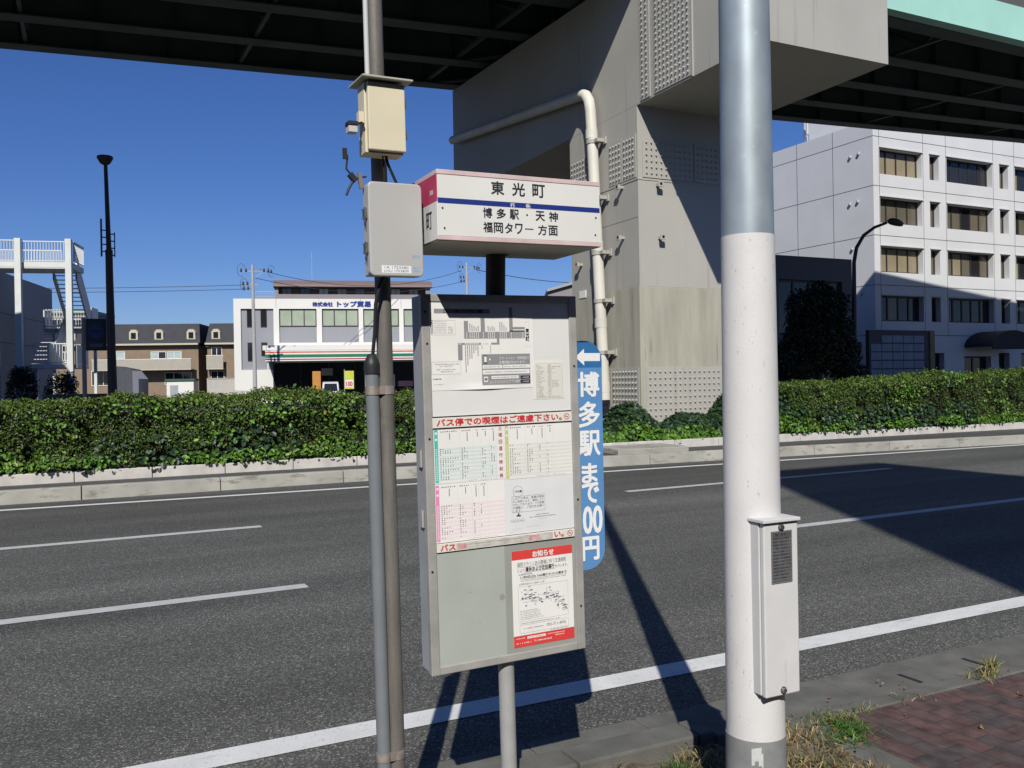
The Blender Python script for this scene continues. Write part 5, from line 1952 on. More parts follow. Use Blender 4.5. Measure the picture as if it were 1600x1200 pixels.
def railing(mb, p, q, h, pitch=0.13, m=None):
    p, q = Vector(p), Vector(q)
    n = max(2, int((q - p).length / pitch))
    mb.bar(p + Vector((0, 0, h)), q + Vector((0, 0, h)), 0.06, 0.05, m)
    mb.bar(p + Vector((0, 0, 0.12)), q + Vector((0, 0, 0.12)), 0.04, 0.04, m)
    for k in range(n + 1):
        a = p.lerp(q, k / n)
        mb.bar(a + Vector((0, 0, 0.12)), a + Vector((0, 0, h)), 0.025, 0.025, m)


for x in (-2.0, 0.26):
    mb = MB()
    mb.box(x - 0.14, x + 0.14, -0.14, 0.14, 0, 9.0)
    mb.build('column', fbw, fb, 0.01)
mb = MB()
mb.box(-16, 0.4, 0.16, 2.2, 7.58, 7.86)
mb.box(-16, 0.4, 0.145, 0.155, 7.64, 7.9)
mb.build('deck', fbw, fb)
mb = MB()
railing(mb, (-16, 0.2, 7.84), (-2.15, 0.2, 7.84), 1.1)
railing(mb, (-1.85, 0.2, 7.84), (0.12, 0.2, 7.84), 1.06)
railing(mb, (-16, 2.1, 7.84), (-0.6, 2.1, 7.84), 0.9)
railing(mb, (0.42, 0.2, 7.84), (0.42, 2.1, 7.84), 1.05)
mb.build('railing', fbw, fb)
# flight seen from below, running down away from us
mb = MB()
nst = 13
y0_, y1_ = 2.2, 4.9
for k in range(nst):
    t = (k + 0.5) / nst
    y, z = y0_ + (y1_ - y0_) * t, 7.6 - 2.6 * t
    mb.box(-0.98, -0.02, y - 0.12, y + 0.12, z - 0.03, z)
mb.hexa([(-1.08, y0_, 7.3), (-0.99, y0_, 7.3), (-0.99, y1_, 4.7), (-1.08, y1_, 4.7), (-1.08, y0_, 7.72), (-0.99, y0_, 7.72), (-0.99, y1_, 5.1), (-1.08, y1_, 5.1)])
mb.hexa([(-0.01, y0_, 7.3), (0.08, y0_, 7.3), (0.08, y1_, 4.7), (-0.01, y1_, 4.7), (-0.01, y0_, 8.5), (0.08, y0_, 8.5), (0.08, y1_, 5.9), (-0.01, y1_, 5.9)])
mb.build('upper_flight', fbw, fb)
mb = MB()
mb.box(-2.3, 0.1, 4.9, 6.3, 4.75, 4.95)
railing(mb, (-2.25, 4.95, 4.95), (-1.1, 4.95, 4.95), 1.0)
railing(mb, (-2.25, 6.2, 4.95), (0.05, 6.2, 4.95), 1.0)
mb.box(-2.32, -2.24, 4.9, 6.3, 4.951, 5.95)
mb.box(0.02, 0.1, 4.9, 6.3, 4.951, 6.1)
mb.build('landing', fbw, fb)
mb = MB()
for k in range(8):
    t = (k + 0.5) / 8
    mb.box(-2.2, -1.2, 4.9 - 2.5 * t - 0.14, 4.9 - 2.5 * t + 0.14, 4.75 - 1.85 * t - 0.03, 4.75 - 1.85 * t)
mb.hexa([(-1.2, 2.4, 2.8), (-1.12, 2.4, 2.8), (-1.12, 4.9, 4.7), (-1.2, 4.9, 4.7), (-1.2, 2.4, 3.9), (-1.12, 2.4, 3.9), (-1.12, 4.9, 5.8), (-1.2, 4.9, 5.8)])
mb.build('middle_flight', fbw, fb)
mb = MB()
mb.box(-1.75, 0.5, 0.2, 2.4, 2.7, 2.88)
railing(mb, (-1.6, 0.25, 2.86), (0.1, 0.25, 2.86), 1.05)
mb.box(-0.85, -0.75, 0.2, 2.4, 2.9, 3.95)
mb.box(0.42, 0.5, 0.2, 2.4, 2.9, 3.85)
mb.build('lower_landing', fbw, fb)
mb = MB()
mb.box(-1.5, -1.35, 0.4, 0.55, 0, 2.7)
mb.build('landing_post', fbw, fb)
for x in (-0.1, -2.2):
    mb = MB()
    mb.box(x, x + 0.15, 6.0, 6.15, 0, 4.75)
    mb.build('landing_post', fbw, fb)

gb = thing('grey_panelled_building', 'shaded grey panelled building behind the footbridge at the left edge', 'building', (-4.75, 51.5, 0), (0, 0, R(-14)))
gw = mat('grey_wall_panel', (0.24, 0.25, 0.275), 0.7, var=0.06, vs_=0.5)
mb = MB()
facade(mb, -14, 1.2, 0, 7.7, [(-1.9, -1.2, 1.2, 3.9), (-4.4, -3.4, 1.2, 3.9)], 0.2, gw)
mb.quad((1.2, 0, 0), (1.2, 9, 0), (1.2, 9, 7.7), (1.2, 0, 7.7), gw)
mb.quad((-14, 9, 0), (-14, 0, 0), (-14, 0, 7.7), (-14, 9, 7.7), gw)
mb.quad((-14, 0, 7.7), (1.2, 0, 7.7), (1.2, 9, 7.7), (-14, 9, 7.7), gw)
mb.quad((1.2, 9, 0), (-14, 9, 0), (-14, 9, 7.7), (1.2, 9, 7.7), gw)
mb.build('wall', None, gb)
for (a, b) in [(-1.9, -1.2), (-4.4, -3.4)]:
    window(gb, a, b, 1.2, 3.9, 0.14, 1, [dark_glass])
mb = MB()
for z in (5.6, 4.1, 1.0):
    mb.box(-14, 1.2, -0.004, 0, z - 0.02, z + 0.02)
    mb.box(1.2, 1.204, 0, 9, z - 0.02, z + 0.02)
for x in (-2.6, -0.6, -5):
    mb.box(x - 0.015, x + 0.015, -0.003, 0, 4.12, 7.7)
mb.build('panel_joints', joint_m, gb)


# ------------------------------------------------------------------ shrubs and tree in the shade
def leafy(name, label, cat, loc, blobs, n, size, cols, seed, trunk=None, group=None):
    root = thing(name, label, cat, loc, group=group)
    r = np.random.default_rng(seed)
    w = np.array([b[3] * b[4] * b[5] for b in blobs])
    idx = r.choice(len(blobs), n, p=w / w.sum())
    Bl = np.array(blobs)[idx]
    dirs = r.normal(0, 1, (n, 3))
    dirs /= np.linalg.norm(dirs, axis=1, keepdims=True)
    rad = r.uniform(0.35, 1.0, n) ** 0.45
    P = Bl[:, :3] + dirs * Bl[:, 3:6] * rad[:, None] * (1 + 0.16 * vnoise(dirs * 3, 1.5, seed))[:, None]
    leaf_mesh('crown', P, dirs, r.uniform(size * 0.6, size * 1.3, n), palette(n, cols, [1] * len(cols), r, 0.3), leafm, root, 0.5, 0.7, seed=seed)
    if trunk:
        mb = MB()
        for pts, rr_ in trunk:
            mb.tube(pts, rr_, 8)
        mb.build('trunk', twig, root)
    return root


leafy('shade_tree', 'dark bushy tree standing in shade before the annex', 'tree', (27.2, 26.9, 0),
      [(0, 0, 3.4, 1.5, 1.3, 1.3), (-0.9, 0.2, 2.4, 1.1, 1.0, 1.0), (0.9, -0.2, 2.6, 1.0, 0.9, 0.9), (0.5, 0, 4.6, 0.9, 0.9, 0.8), (-0.6, 0, 4.5, 0.9, 0.8, 0.8), (1.3, -0.4, 1.8, 0.7, 0.7, 0.6), (-1.3, 0.5, 1.5, 0.8, 0.8, 0.7), (0.1, 0, 5.2, 0.5, 0.5, 0.45)],
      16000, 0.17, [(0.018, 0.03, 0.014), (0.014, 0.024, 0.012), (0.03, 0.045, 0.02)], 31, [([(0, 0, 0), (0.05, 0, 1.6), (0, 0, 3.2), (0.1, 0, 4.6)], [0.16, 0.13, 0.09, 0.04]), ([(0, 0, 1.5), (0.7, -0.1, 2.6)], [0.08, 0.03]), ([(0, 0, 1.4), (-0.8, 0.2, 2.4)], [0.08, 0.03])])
leafy('round_shrub', 'dark rounded shrub at the far left below the grey building', 'shrub', (-2.3, 44.5, 0), [(0, 0, 1.5, 0.66, 0.6, 1.25), (0.05, 0, 2.3, 0.5, 0.45, 0.42)], 3600, 0.11, [(0.018, 0.03, 0.015), (0.025, 0.04, 0.02)], 41, group='dark shrubs under the footbridge')
leafy('round_shrub', 'dark low shrub under the lower stair landing', 'shrub', (-0.75, 44.6, 0), [(0, 0, 1.2, 0.75, 0.6, 1.2), (0.3, 0, 2.0, 0.4, 0.4, 0.5)], 3000, 0.11, [(0.018, 0.03, 0.015), (0.025, 0.04, 0.02)], 43, group='dark shrubs under the footbridge')

# ------------------------------------------------------------------ shop and trading company building
cream_wall = mat('cream_white_wall', (0.66, 0.645, 0.6), 0.7, var=0.03, vs_=0.4)
grey_clad = mat('blue_grey_cladding', (0.255, 0.262, 0.285), 0.7, var=0.04, vs_=0.4)
green_glass = glass_mat('pale_green_window', (0.33, 0.38, 0.29), 0.25)
sb = thing('trading_company_building', 'cream and grey three-storey company building above a striped convenience store', 'building', (13.44, 88.1, 0), (0, 0, R(-14)))
mb = MB()
BW = 22.0
bays = [(4.25, 7.82), (8.34, 11.9), (12.35, 15.9), (16.35, 19.9)]
ops = [(0.66, 3.72, 3.25, 9.17)] + [(a, b, 5.85, 9.17) for a, b in bays] + [(3.6, 20.5, 0.2, 3.9)]
facade(mb, 0, BW, 0, 10.15, ops, 0.3, cream_wall)
mb.quad((0, 12, 0), (0, 0, 0), (0, 0, 10.15), (0, 12, 10.15), cream_wall)
mb.quad((BW, 0, 0), (BW, 12, 0), (BW, 12, 10.15), (BW, 0, 10.15), cream_wall)
mb.quad((0, 0, 10.15), (BW, 0, 10.15), (BW, 12, 10.15), (0, 12, 10.15), cream_wall)
mb.quad((BW, 12, 0), (0, 12, 0), (0, 12, 10.15), (BW, 12, 10.15), cream_wall)
mb.build('wall', None, sb)
mb = MB()
for a, b in bays:
    mb.box(a, b, 0.2, 0.32, 5.86, 7.42)
mb.box(0.67, 3.71, 0.2, 0.32, 3.26, 9.16)
mb.build('spandrel', grey_clad, sb)
for a, b in bays:
    window(sb, a + 0.01, b - 0.01, 7.43, 9.16, 0.15, 3, [green_glass], fw=0.09)
for (a, b, c, d) in [(1.22, 1.72, 7.4, 9.14), (2.5, 3.08, 7.4, 9.14), (1.24, 1.72, 4.1, 5.9), (2.52, 3.08, 4.6, 5.9)]:
    window(sb, a, b, c, d, 0.14, 1, [dark_glass], fw=0.05)
mb = MB()
for x in (3.98, 8.08, 12.12, 16.12):
    mb.box(x - 0.012, x + 0.012, -0.006, 0, 9.2, 10.15)
mb.build('panel_joints', joint_m, sb)
mb = MB()
mb.text('株式会社', 7.46, 9.4, 9.4, 9.82, 0.02, blue_ink, 0.03)
mb.text('トップ貿易', 9.85, 9.36, 13.1, 9.9, 0.02, blue_ink, 0.04)
mb.build('lettering', None, sb)
cs = MB()
cs.box(2.9, 20.8, -4.0, -0.01, 4.98, 5.42)
cs.build('canopy_roof', cream_wall, sb)
mb = MB()
sx0, sx1 = 3.15, 20.5
s_or = mat('stripe_orange', (0.6, 0.12, 0.03), 0.5)
s_gr = mat('stripe_green', (0.01, 0.16, 0.08), 0.5)
s_rd = mat('stripe_red', (0.35, 0.015, 0.03), 0.5)
mb.box(sx0, sx1, -4.1, -3.9, 3.95, 4.95, enamel)
for (a, b, m_) in [(4.72, 4.84, s_or), (4.28, 4.56, s_gr), (4.06, 4.16, s_rd)]:
    mb.box(sx0 - 0.01, sx1, -4.115, -4.1, a, b, m_)
mb.box(sx0 - 0.01, sx0, -4.1, -0.1, 3.95, 4.95, enamel)
mb.build('sign_band', None, sb)
for x in (3.35, 12.3):
    mb = MB()
    mb.box(x - 0.05, x + 0.05, -3.9, -3.8, 0, 3.95)
    mb.build('canopy_post', enamel, sb)
mb = MB()
mb.quad((3.55, 0.28, 0.1), (20.5, 0.28, 0.1), (20.5, 0.28, 3.9), (3.55, 0.28, 3.9), dark_glass)
sf = mb.build('shop_front', None, sb)
mb = MB()
for x in (3.7, 6.2, 8.9, 11.5, 14.5, 17.5):
    mb.box(x - 0.05, x + 0.05, 0.2, 0.27, 0.1, 3.9)
mb.build('shop_frame', win_frame, sf)
for (a, b, c, d, m_) in [(14.9, 15.4, 1.4, 2.6, paper), (15.7, 17.2, 1.4, 1.95, mat('pink_poster', (0.6, 0.3, 0.36), 0.6)), (8.2, 9.3, 2.6, 3.3, mat('pale_poster', (0.4, 0.42, 0.38), 0.6))]:
    mb = MB()
    mb.box(a, b, 0.1, 0.2, c, d, m_)
    mb.build('shop_poster', None, sf)


def in_store(x, y, z):
    a = R(-14)
    return (13.44 + x * math.cos(a) - y * math.sin(a), 88.1 + x * math.sin(a) + y * math.cos(a), z)


mb = MB()
mb.box(-0.38, 0.38, -0.05, 0.05, 0, 2.95)
tag(mb.build('orange_sign_panel', mat('ochre_board', (0.45, 0.2, 0.04), 0.6, var=0.1), None, 0.02, in_store(7.75, -4.6, 0), (0, 0, R(-14))), 'orange upright board standing before the store front', 'sign panel')
bn = thing('shop_banner', 'yellow-green and white upright shop banner beside the store entrance', 'banner', in_store(10.75, -4.7, 0), (0, 0, R(-14)))
mb = MB()
mb.box(-0.42, 0.42, -0.02, 0.02, 1.25, 2.95, mat('yellow_green_cloth', (0.5, 0.52, 0.05), 0.7))
mb.box(-0.36, 0.36, -0.03, -0.021, 1.4, 2.1, paper)
bl_ = mb.build('cloth', None, bn)
mb = MB()
mb.text('100', -0.28, 1.5, 0.28, 1.95, 0.034, red_ink, 0.02)
mb.build('lettering', None, bl_)
mb = MB()
mb.tube([(-0.45, 0, 0), (-0.45, 0, 3.1)], 0.02, 8)
mb.build('pole', enamel, bn)

# parked vehicles: a white van at the store, a pale car at right
carw = mat('white_car_paint', (0.6, 0.61, 0.62), 0.25, var=0.02, spec=0.6)
carg = mat('silver_car_paint', (0.35, 0.38, 0.42), 0.25, var=0.02, spec=0.6)
tyre_m = mat('tyre_rubber', (0.02, 0.02, 0.02), 0.8)
lens_m = mat('headlight_lens', (0.5, 0.52, 0.55), 0.15)


def vehicle(name, label, cat, loc, rz, prof, w, paint, glass):
    """side outline in y,z pushed across x; front towards -Y"""
    v = thing(name, label, cat, loc, (0, 0, rz))
    mb = MB()
    n = len(prof)
    rings = []
    for (sx, ins) in ((-1, 0.1), (-1, 0.0), (1, 0.0), (1, 0.1)):
        pass
    xs = [(-w / 2, 0.93), (-w / 2 + 0.08, 1.0), (w / 2 - 0.08, 1.0), (w / 2, 0.93)]
    cy = sum(p[0] for p in prof) / n
    vs_, fs_2 = [], []
    for (x, k) in xs:
        for (y, z) in prof:
            tum = 1 - 0.12 * max(0, (z - 0.95)) * (abs(x) > w / 2 - 0.01)
            vs_.append((x * (1 - 0.1 * max(0, z - 0.9)), cy + (y - cy) * k, z))
    for i in range(3):
        for j in range(n):
            j2 = (j + 1) % n
            fs_2.append((i * n + j, (i + 1) * n + j, (i + 1) * n + j2, i * n + j2))
    fs_2.append(tuple(range(n)))
    fs_2.append(tuple(range(4 * n - 1, 3 * n - 1, -1)))
    mb.add(vs_, fs_2)
    body = mb.build('body', paint, v, 0.04)
    for q in glass:
        mb = MB()
        mb.add([tuple(p) for p in q], [tuple(range(len(q)))])
        mb.build('window', dark_glass, v)
    for sx in (-1, 1):
        for y in (prof[0][0] + 0.75, prof[0][0] + 3.1):
            mb = MB()
            mb.tube([(sx * (w / 2 - 0.2), y, 0.32), (sx * (w / 2 + 0.01), y, 0.32)], 0.32, 18)
            wh = mb.build('wheel', tyre_m, v)
            mb = MB()
            mb.tube([(sx * (w / 2 - 0.1), y, 0.32), (sx * (w / 2 + 0.015), y, 0.32)], 0.19, 14)
            mb.build('rim', chrome, wh)
        mb = MB()
        mb.box(sx * (w / 2 - 0.42), sx * (w / 2 - 0.12), prof[0][0] - 0.02, prof[0][0] + 0.06, 0.62, 0.8)
        mb.build('headlight', lens_m, v)
        mb = MB()
        mb.box(sx * (w / 2 + 0.02), sx * (w / 2 + 0.18), prof[0][0] + 0.95, prof[0][0] + 1.05, 0.95, 1.1)
        mb.build('wing_mirror', paint, v)
    mb = MB()
    mb.box(-0.17, 0.17, prof[0][0] - 0.035, prof[0][0] - 0.01, 0.42, 0.58)
    mb.build('licence_plate', enamel, v)
    return v


van_prof = [(0, 0.3), (-0.02, 0.85), (0.1, 1.0), (0.75, 1.85), (1.2, 1.95), (3.4, 1.95), (3.5, 1.0), (3.5, 0.3)]
vehicle('parked_van', 'white van parked nose out under the store canopy', 'van', in_store(9.0, -7.4, 0), R(-14), van_prof, 1.55, carw,
        [[(-0.62, 0.14, 1.08), (0.62, 0.14, 1.08), (0.55, 0.66, 1.78), (-0.55, 0.66, 1.78)]])
car_prof = [(0, 0.25), (-0.02, 0.65), (0.15, 0.85), (1.0, 0.95), (1.7, 1.45), (3.0, 1.48), (3.8, 1.0), (4.15, 0.9), (4.2, 0.3)]
vehicle('parked_car', 'pale car in shade beside the tree, mostly hidden by the right hedge', 'car', (24.4, 25.9, 0.62), R(20), car_prof, 1.68, carg,
        [[(-0.7, 1.02, 1.0), (0.7, 1.02, 1.0), (0.6, 1.64, 1.42), (-0.6, 1.64, 1.42)], [(-0.835, 1.3, 1.02), (-0.79, 1.75, 1.38), (-0.79, 2.95, 1.4), (-0.83, 3.4, 1.04)]])

# ------------------------------------------------------------------ far buildings
ap = thing('brown_roof_apartments', 'long apartment block with curved brown roof behind the company building', 'apartment block', (23.73, 119.84, 0), (0, 0, R(-14)))
brown_roof = mat('brown_roof_sheet', (0.17, 0.125, 0.115), 0.6, var=0.06, vs_=0.5)
apw = mat('mauve_grey_wall', (0.24, 0.215, 0.215), 0.7, var=0.05, vs_=0.3)
mb = MB()
facade(mb, 0, 20.8, 0, 15.0, [(0.4, 20.2, 13.95, 14.95)], 1.0, apw)
mb.quad((0, 9, 0), (0, 0, 0), (0, 0, 15), (0, 9, 15), apw)
mb.quad((20.8, 0, 0), (20.8, 9, 0), (20.8, 9, 15), (20.8, 0, 15), apw)
mb.box(0.3, 20.3, 1.0, 1.2, 13.5, 15.0, mat('dark_gallery_wall', (0.08, 0.065, 0.06), 0.7))
mb.box(-2.6, 0.0, 1, 8, 0, 13.6, grey_clad)
mb.build('wall', None, ap)
mb = MB()
pr_ = [(-0.5, 14.95), (-0.35, 15.25), (0.6, 15.9), (4, 16.2), (8.5, 15.9), (9.5, 15.0)]
n = len(pr_)
vs_ = [(-0.25, y, z) for y, z in pr_] + [(21.1, y, z) for y, z in pr_]
mb.add(vs_, [(i, i + n, i + n + 1, i + 1) for i in range(n - 1)] + [tuple(range(n)), tuple(range(2 * n - 1, n - 1, -1))])
mb.build('roof', brown_roof, ap)
for k in range(8):
    x = 0.8 + k * 2.45
    window(ap, x, x + 1.3, 13.98, 14.85, 0.9, 2, [blind2, dark_glass, green_glass, blind][k % 4:k % 4 + 1], fw=0.06)
mb = MB()
railing(mb, (-2.6, 1.05, 13.6), (-0.1, 1.05, 13.6), 0.8, 0.3)
mb.build('railing', vent_m, ap)
mb = MB()
mb.tube([(4.8, 4, 16.0), (4.8, 4, 20.3)], 0.03, 6)
mb.build('antenna', vent_m, ap)

slate = mat('dark_slate_roof', (0.035, 0.036, 0.042), 0.75, var=0.12, vs_=1.5)
tan = mat('tan_brick_wall', (0.23, 0.17, 0.115), 0.85, var=0.08, vs_=1.5)
beige = mat('beige_trim', (0.48, 0.44, 0.33), 0.7, var=0.05)
curtain = glass_mat('curtained_window', (0.4, 0.48, 0.46), 0.3)


def terrace(label, loc, rot, x0, x1, dormers, eave, wins, balcony, group):
    h = thing('terrace_house', label, 'house', loc, (0, 0, rot), group)
    mb = MB()
    mb.box(x0, x1, 0, 9, 0, 6.45, tan)
    mb.build('wall', None, h)
    mb = MB()
    for a, b in [(x0 - 0.1, x1 + 0.3)]:
        mb.hexa([(a, -0.4, 6.72), (b, -0.4, 6.72), (b, 9.4, 6.72), (a, 9.4, 6.72), (a + 0.2, 0.9, 9.0), (b - 0.35, 0.9, 9.0), (b - 0.35, 8, 9.0), (a + 0.2, 8, 9.0)])
    rf = mb.build('roof', slate, h)
    for dx in dormers:
        mb = MB()
        mb.prism([(dx - 0.48, 7.05), (dx + 0.48, 7.05), (dx + 0.48, 8.0), (dx + 0.25, 8.3), (dx - 0.25, 8.3), (dx - 0.48, 8.0)], -0.15, 1.2, beige)
        d = mb.build('dormer', None, rf)
        mb = MB()
        mb.quad((dx - 0.27, -0.16, 7.25), (dx + 0.27, -0.16, 7.25), (dx + 0.27, -0.16, 7.95), (dx - 0.27, -0.16, 7.95), dark_glass)
        mb.build('pane', None, d)
    mb = MB()
    mb.box(x0 - 0.15, x1 + 0.1, -0.6, 0.0, 6.5, 6.7)
    mb.build('eaves', beige, h)
    for (a, b, c, d, n, p) in wins:
        window(h, a, b, c, d, -0.06, n, p, enamel, 0.07)
    for (a, b, y, c, d) in balcony:
        mb = MB()
        mb.box(a, b, y, y + 0.08, c, d, mat('balcony_panel', (0.36, 0.33, 0.27), 0.6, var=0.05))
        mb.box(a, b, y, -0.01, c - 0.1, c, beige)
        mb.box(a - 0.03, b + 0.03, y - 0.02, y + 0.1, d, d + 0.07, enamel)
        mb.build('balcony', None, h)
    return h


G = 'mansard roofed brick terrace houses'
terrace('wide tan brick house with three dormers and a long balcony', (4.98, 108.97, 0), R(-20), -4.5, 7.75, [0.68, 3.45, 7.0], 6.6, [(2.5, 4.2, 4.95, 5.8, 2, [curtain, dark_glass]), (4.3, 5.9, 4.95, 5.8, 2, [curtain, curtain, dark_glass]), (-1.3, -0.3, 5.0, 5.85, 1, [curtain]), (-4, 1.2, 2.0, 3.7, 4, [dark_glass]), (4.0, 7.0, 2.0, 3.4, 3, [dark_glass])], [(-3.4, 7.3, -1.6, 3.75, 4.85)], G)
terrace('brick house with one dormer beside the company building', (4.98, 108.97, 0), R(-20), 8.75, 12.6, [9.75], 6.6, [(9.2, 10.4, 5.2, 6.2, 2, [dark_glass]), (9.1, 10.6, 2.2, 3.5, 2, [dark_glass])], [(8.85, 10.7, -1.0, 3.75, 5.2)], G)
terrace('brick house with dormers partly hidden behind the footbridge stairs', (4.98, 108.97, 0.0), R(-20), -12.5, -5.0, [-11, -8.6, -6.1], 6.6, [(-7.5, -6.2, 4.9, 5.9, 2, [dark_glass])], [], G)
gr = thing('green_roof_building', 'low building with a pale green flat roof edge behind the terrace houses', 'building', (-3, 130, 0), (0, 0, R(-20)))
mb = MB()
mb.box(-6, 4.6, 0, 9, 0, 11.6)
mb.build('wall', apw, gr)
mb = MB()
mb.box(-6.2, 4.8, -0.3, 9.2, 11.6, 12.05)
mb.build('roof', mat('green_roof_edge', (0.12, 0.2, 0.16), 0.6), gr)
for k in range(4):
    window(gr, -5 + k * 2.4, -3.6 + k * 2.4, 9.6, 10.9, -0.06, 2, [dark_glass], enamel)


def in_row(x, y, z):
    a = R(-20)
    return (4.98 + x * math.cos(a) - y * math.sin(a), 108.97 + x * math.sin(a) + y * math.cos(a), z)


sh = thing('storage_shed', 'dark gabled shed with a pale grey sloping side wall before the houses', 'shed', in_row(1.9, -10, 0), (0, 0, R(-20)))
mb = MB()
mb.prism([(0, 0), (1.6, 0), (1.6, 3.6), (0, 3.95)], 0, 3, mat('dark_shed_wall', (0.06, 0.065, 0.075), 0.7))
mb.build('wall', None, sh)
mb = MB()
mb.hexa([(1.62, 0, 0), (2.9, -2.2, 0), (2.9, 1, 0), (1.62, 3, 0), (1.62, 0, 3.5), (2.9, -2.2, 2.6), (2.9, 1, 2.6), (1.62, 3, 3.5)])
mb.build('side_wall', grey_clad, sh)
kb = thing('white_kiosk', 'small white hut with a dark green roof edge left of the company building', 'hut', in_row(6.9, -10, 0), (0, 0, R(-20)))
mb = MB()
mb.box(0, 2.7, 0, 2, 0, 2.35)
mb.build('wall', cream_wall, kb)
mb = MB()
mb.box(-0.1, 2.85, -0.15, 2.1, 2.35, 2.55)
mb.build('roof', mat('dark_green_roof', (0.04, 0.09, 0.06), 0.6), kb)
mb = MB()
mb.box(0.35, 1.15, -0.03, 0, 0.1, 1.9)
mb.build('door', mat('grey_door', (0.3, 0.32, 0.33), 0.5), kb)
gw_ = thing('block_wall', 'pale grey block wall at the foot of the company building', 'wall', in_row(11.4, -12, 0), (0, 0, R(-16)))
mb = MB()
mb.box(0, 4.2, 0, 0.2, 0, 2.45, mat('pale_block', (0.4, 0.38, 0.34), 0.8, var=0.08))
mb.box(-0.02, 4.22, -0.03, 0.23, 2.45, 2.55, concrete)
gw_o = mb.build('wall', None, gw_)
lw = thing('low_dark_wall', 'long low dark wall along the far pavement behind the left hedge', 'wall', (-4, 33.0, 0), (0, 0, R(-4)))
mb = MB()
mb.box(3.0, 4.8, 0, 0.2, 0, 1.42, mat('dark_low_wall', (0.09, 0.095, 0.11), 0.8))
mb.box(2.97, 4.83, -0.03, 0.23, 1.42, 1.5, mat('dark_low_wall', (0.09, 0.095, 0.11)))
mb.build('wall', None, lw)
gh = thing('grey_gable_house', 'grey roofed house whose gable shows between board and pier', 'house', (34.62, 61.0, 0), (0, 0, R(-26)))
mb = MB()
mb.box(-1.2, 8, 0.3, 8, 0, 8.2, apw)
mb.build('wall', None, gh)
mb = MB()
sl_m = mat('pale_grey_roof', (0.3, 0.31, 0.32), 0.6, var=0.05)
mb.hexa([(-1.3, -0.3, 8.75), (8.3, -0.3, 11.3), (8.3, 8.4, 11.3), (-1.3, 8.4, 8.75), (-1.3, -0.3, 8.95), (8.3, -0.3, 11.6), (8.3, 8.4, 11.6), (-1.3, 8.4, 8.95)])
mb.hexa([(-1.2, 0, 8.2), (8, 0, 8.2), (8, 8, 8.2), (-1.2, 8, 8.2), (-1.2, 0, 8.74), (8, 0, 11.2), (8, 8, 11.2), (-1.2, 8, 8.74)], apw)
mb.mats = [sl_m, apw]
mb.m = [0] * 6 + [1] * 6
mb.build('roof', None, gh)

# utility poles and cables
upm = mat('concrete_pole', (0.36, 0.36, 0.35), 0.8, var=0.08)
ins = mat('insulator_dark', (0.05, 0.05, 0.055), 0.5)


def power_pole(label, loc, h, rz=0):
    p = thing('utility_pole', label, 'utility pole', loc, (0, 0, rz), 'concrete power poles')
    mb = MB()
    mb.tube([(0, 0, 0), (-0.06, 0, h)], [0.19, 0.11], 12)
    mb.build('pole', upm, p)
    mb = MB()
    mb.bar((-1.1, 0, h - 0.6), (1.1, 0, h - 0.5), 0.09, 0.09)
    mb.bar((-0.9, 0, h - 1.7), (0.4, 0, h - 1.7), 0.09, 0.09)
    mb.bar((-0.05, 0, h - 1.2), (0.9, 0, h - 0.55), 0.05, 0.05)
    mb.build('crossarm', upm, p)
    mb = MB()
    for x, z in [(-1.0, h - 0.5), (-0.6, h - 0.5), (0.9, h - 0.42), (1.25, h - 0.45), (1.5, h - 0.5), (-0.85, h - 1.6), (-0.5, h - 1.6), (-0.8, h - 2.0), (-0.45, h - 2.0)]:
        mb.lathe([(0.05, -0.15), (0.11, -0.1), (0.07, 0.0), (0.1, 0.08), (0.03, 0.16)], (x, -0.05, z), 10)
    mb.build('insulator', ins, p)
    mb = MB()
    for (a, b, c) in [(-1.0, h - 0.5, 0.55), (-0.8, h - 1.7, 0.5), (1.5, h - 0.5, 0.5)]:
        mb.tube([(a + c * math.cos(t) * 0.6, -0.1, b + c * math.sin(t)) for t in np.linspace(0.4, 5.2, 14)], 0.018, 5)
    mb.build('jumper_wire', ins, p)
    return p


power_pole('concrete power pole in front of the cream company building', (13.42, 76.98, 0), 12.0)
power_pole('distant power pole with looping wires seen above the timetable board', (37.72, 87.34, 0), 14.6, R(10))


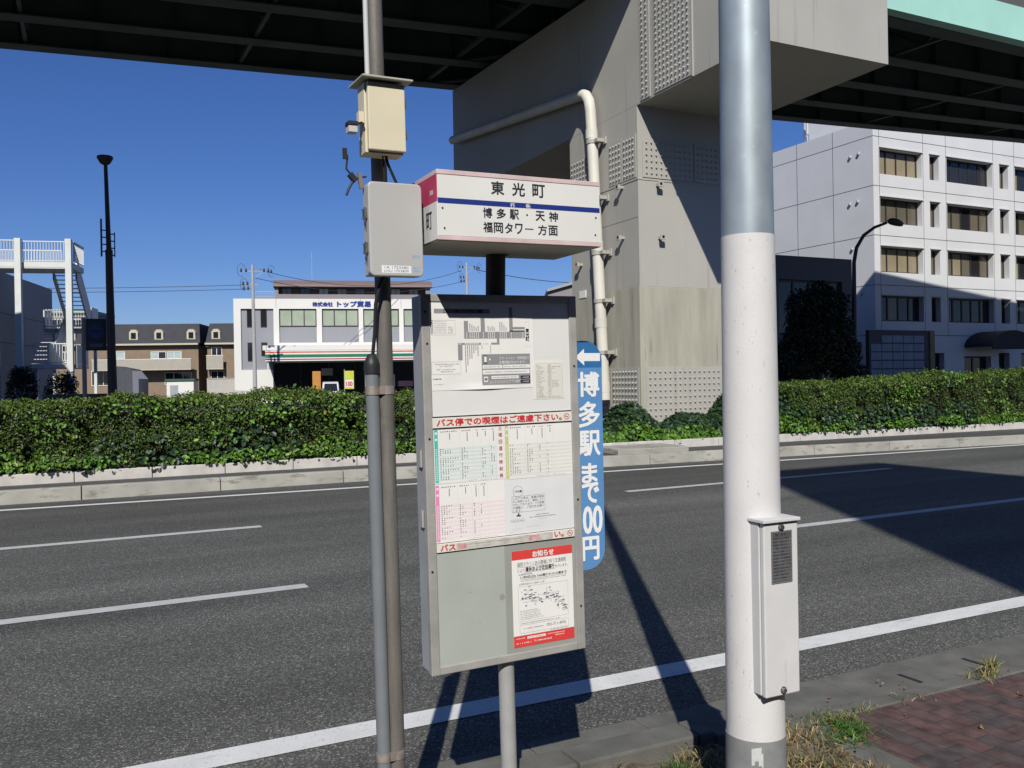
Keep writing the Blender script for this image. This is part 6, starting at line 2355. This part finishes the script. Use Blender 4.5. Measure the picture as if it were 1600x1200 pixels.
def cable(label, a, b, sag, r=0.025):
    a, b = Vector(a), Vector(b)
    mid = (a + b) / 2
    pts = []
    for k in range(17):
        t = k / 16
        p = a.lerp(b, t) - mid
        p.z -= sag * 4 * t * (1 - t)
        pts.append(p)
    mb = MB()
    mb.tube(pts, r, 5)
    tag(mb.build('overhead_cable', ins, None, 0, mid), label, 'cable', 'overhead power cables')


cable('upper overhead cable running left from the near concrete power pole', (-30, 92, 10.9), (13.3, 77.0, 10.3), 0.5)
cable('lower overhead cable running left from the near concrete power pole', (-30, 92, 10.6), (13.3, 77.0, 9.95), 0.5)
cable('upper cable between the two concrete power poles', (13.9, 77, 11.6), (37.0, 87.3, 13.7), 1.5)
cable('lower cable between the two concrete power poles', (13.5, 77, 10.9), (37.0, 87.3, 12.5), 1.2)
cable('cable leading right from the distant power pole towards the pier', (38.6, 87.3, 13.9), (62, 98, 14.4), 0.5, 0.04)

# ------------------------------------------------------------------ building behind the viewer; its stair tower throws the wedge of shade on the road
tw = thing('corner_block', 'tall beige stair tower and low wing behind the viewer, shading the right of the road', 'building', (0.83, -6.0, 0))
bw_ = mat('beige_tile_wall', (0.4, 0.36, 0.3), 0.7, var=0.06, vs_=0.8)
mb = MB()
mb.box(0, 3.15, -6.5, 0, 0, 17.15)
mb.box(3.16, 16, -12, -2.5, 0, 9.5)
mb.build('wall', bw_, tw)
for k in range(4):
    window(tw, 0.9, 2.2, 2.6 + k * 3.6, 4.2 + k * 3.6, 0.0, 2, [dark_glass])

rw = thing('sky_blocker_row', 'long dark brick shop row added unseen behind the viewer to block low sky', 'building', (-40.0, -9.0, 0))  # added out of view: cuts off low sky so shaded faces turn darker
mb = MB()
mb.box(0, 40.7, -10, 0, 0, 9.6)
mb.build('wall', mat('dark_brick_wall', (0.12, 0.09, 0.075), 0.8, var=0.15, vs_=1.0), rw)
for k in range(9):
    window(rw, 1.5 + k * 4.4, 4.2 + k * 4.4, 5.4, 7.2, 0.0, 3, [dark_glass])

nb = thing('left_neighbour_block', 'plain beige block at the left beyond the carriageway, shading the footbridge foot', 'building', (-16.0, 34.0, 0))
mb = MB()
mb.box(0, 9.9, 0, 7, 0, 12.6)
mb.build('wall', bw_, nb)
for k in range(3):
    window(nb, 7.0, 8.8, 2.0 + k * 3.4, 3.5 + k * 3.4, -0.06, 2, [dark_glass])
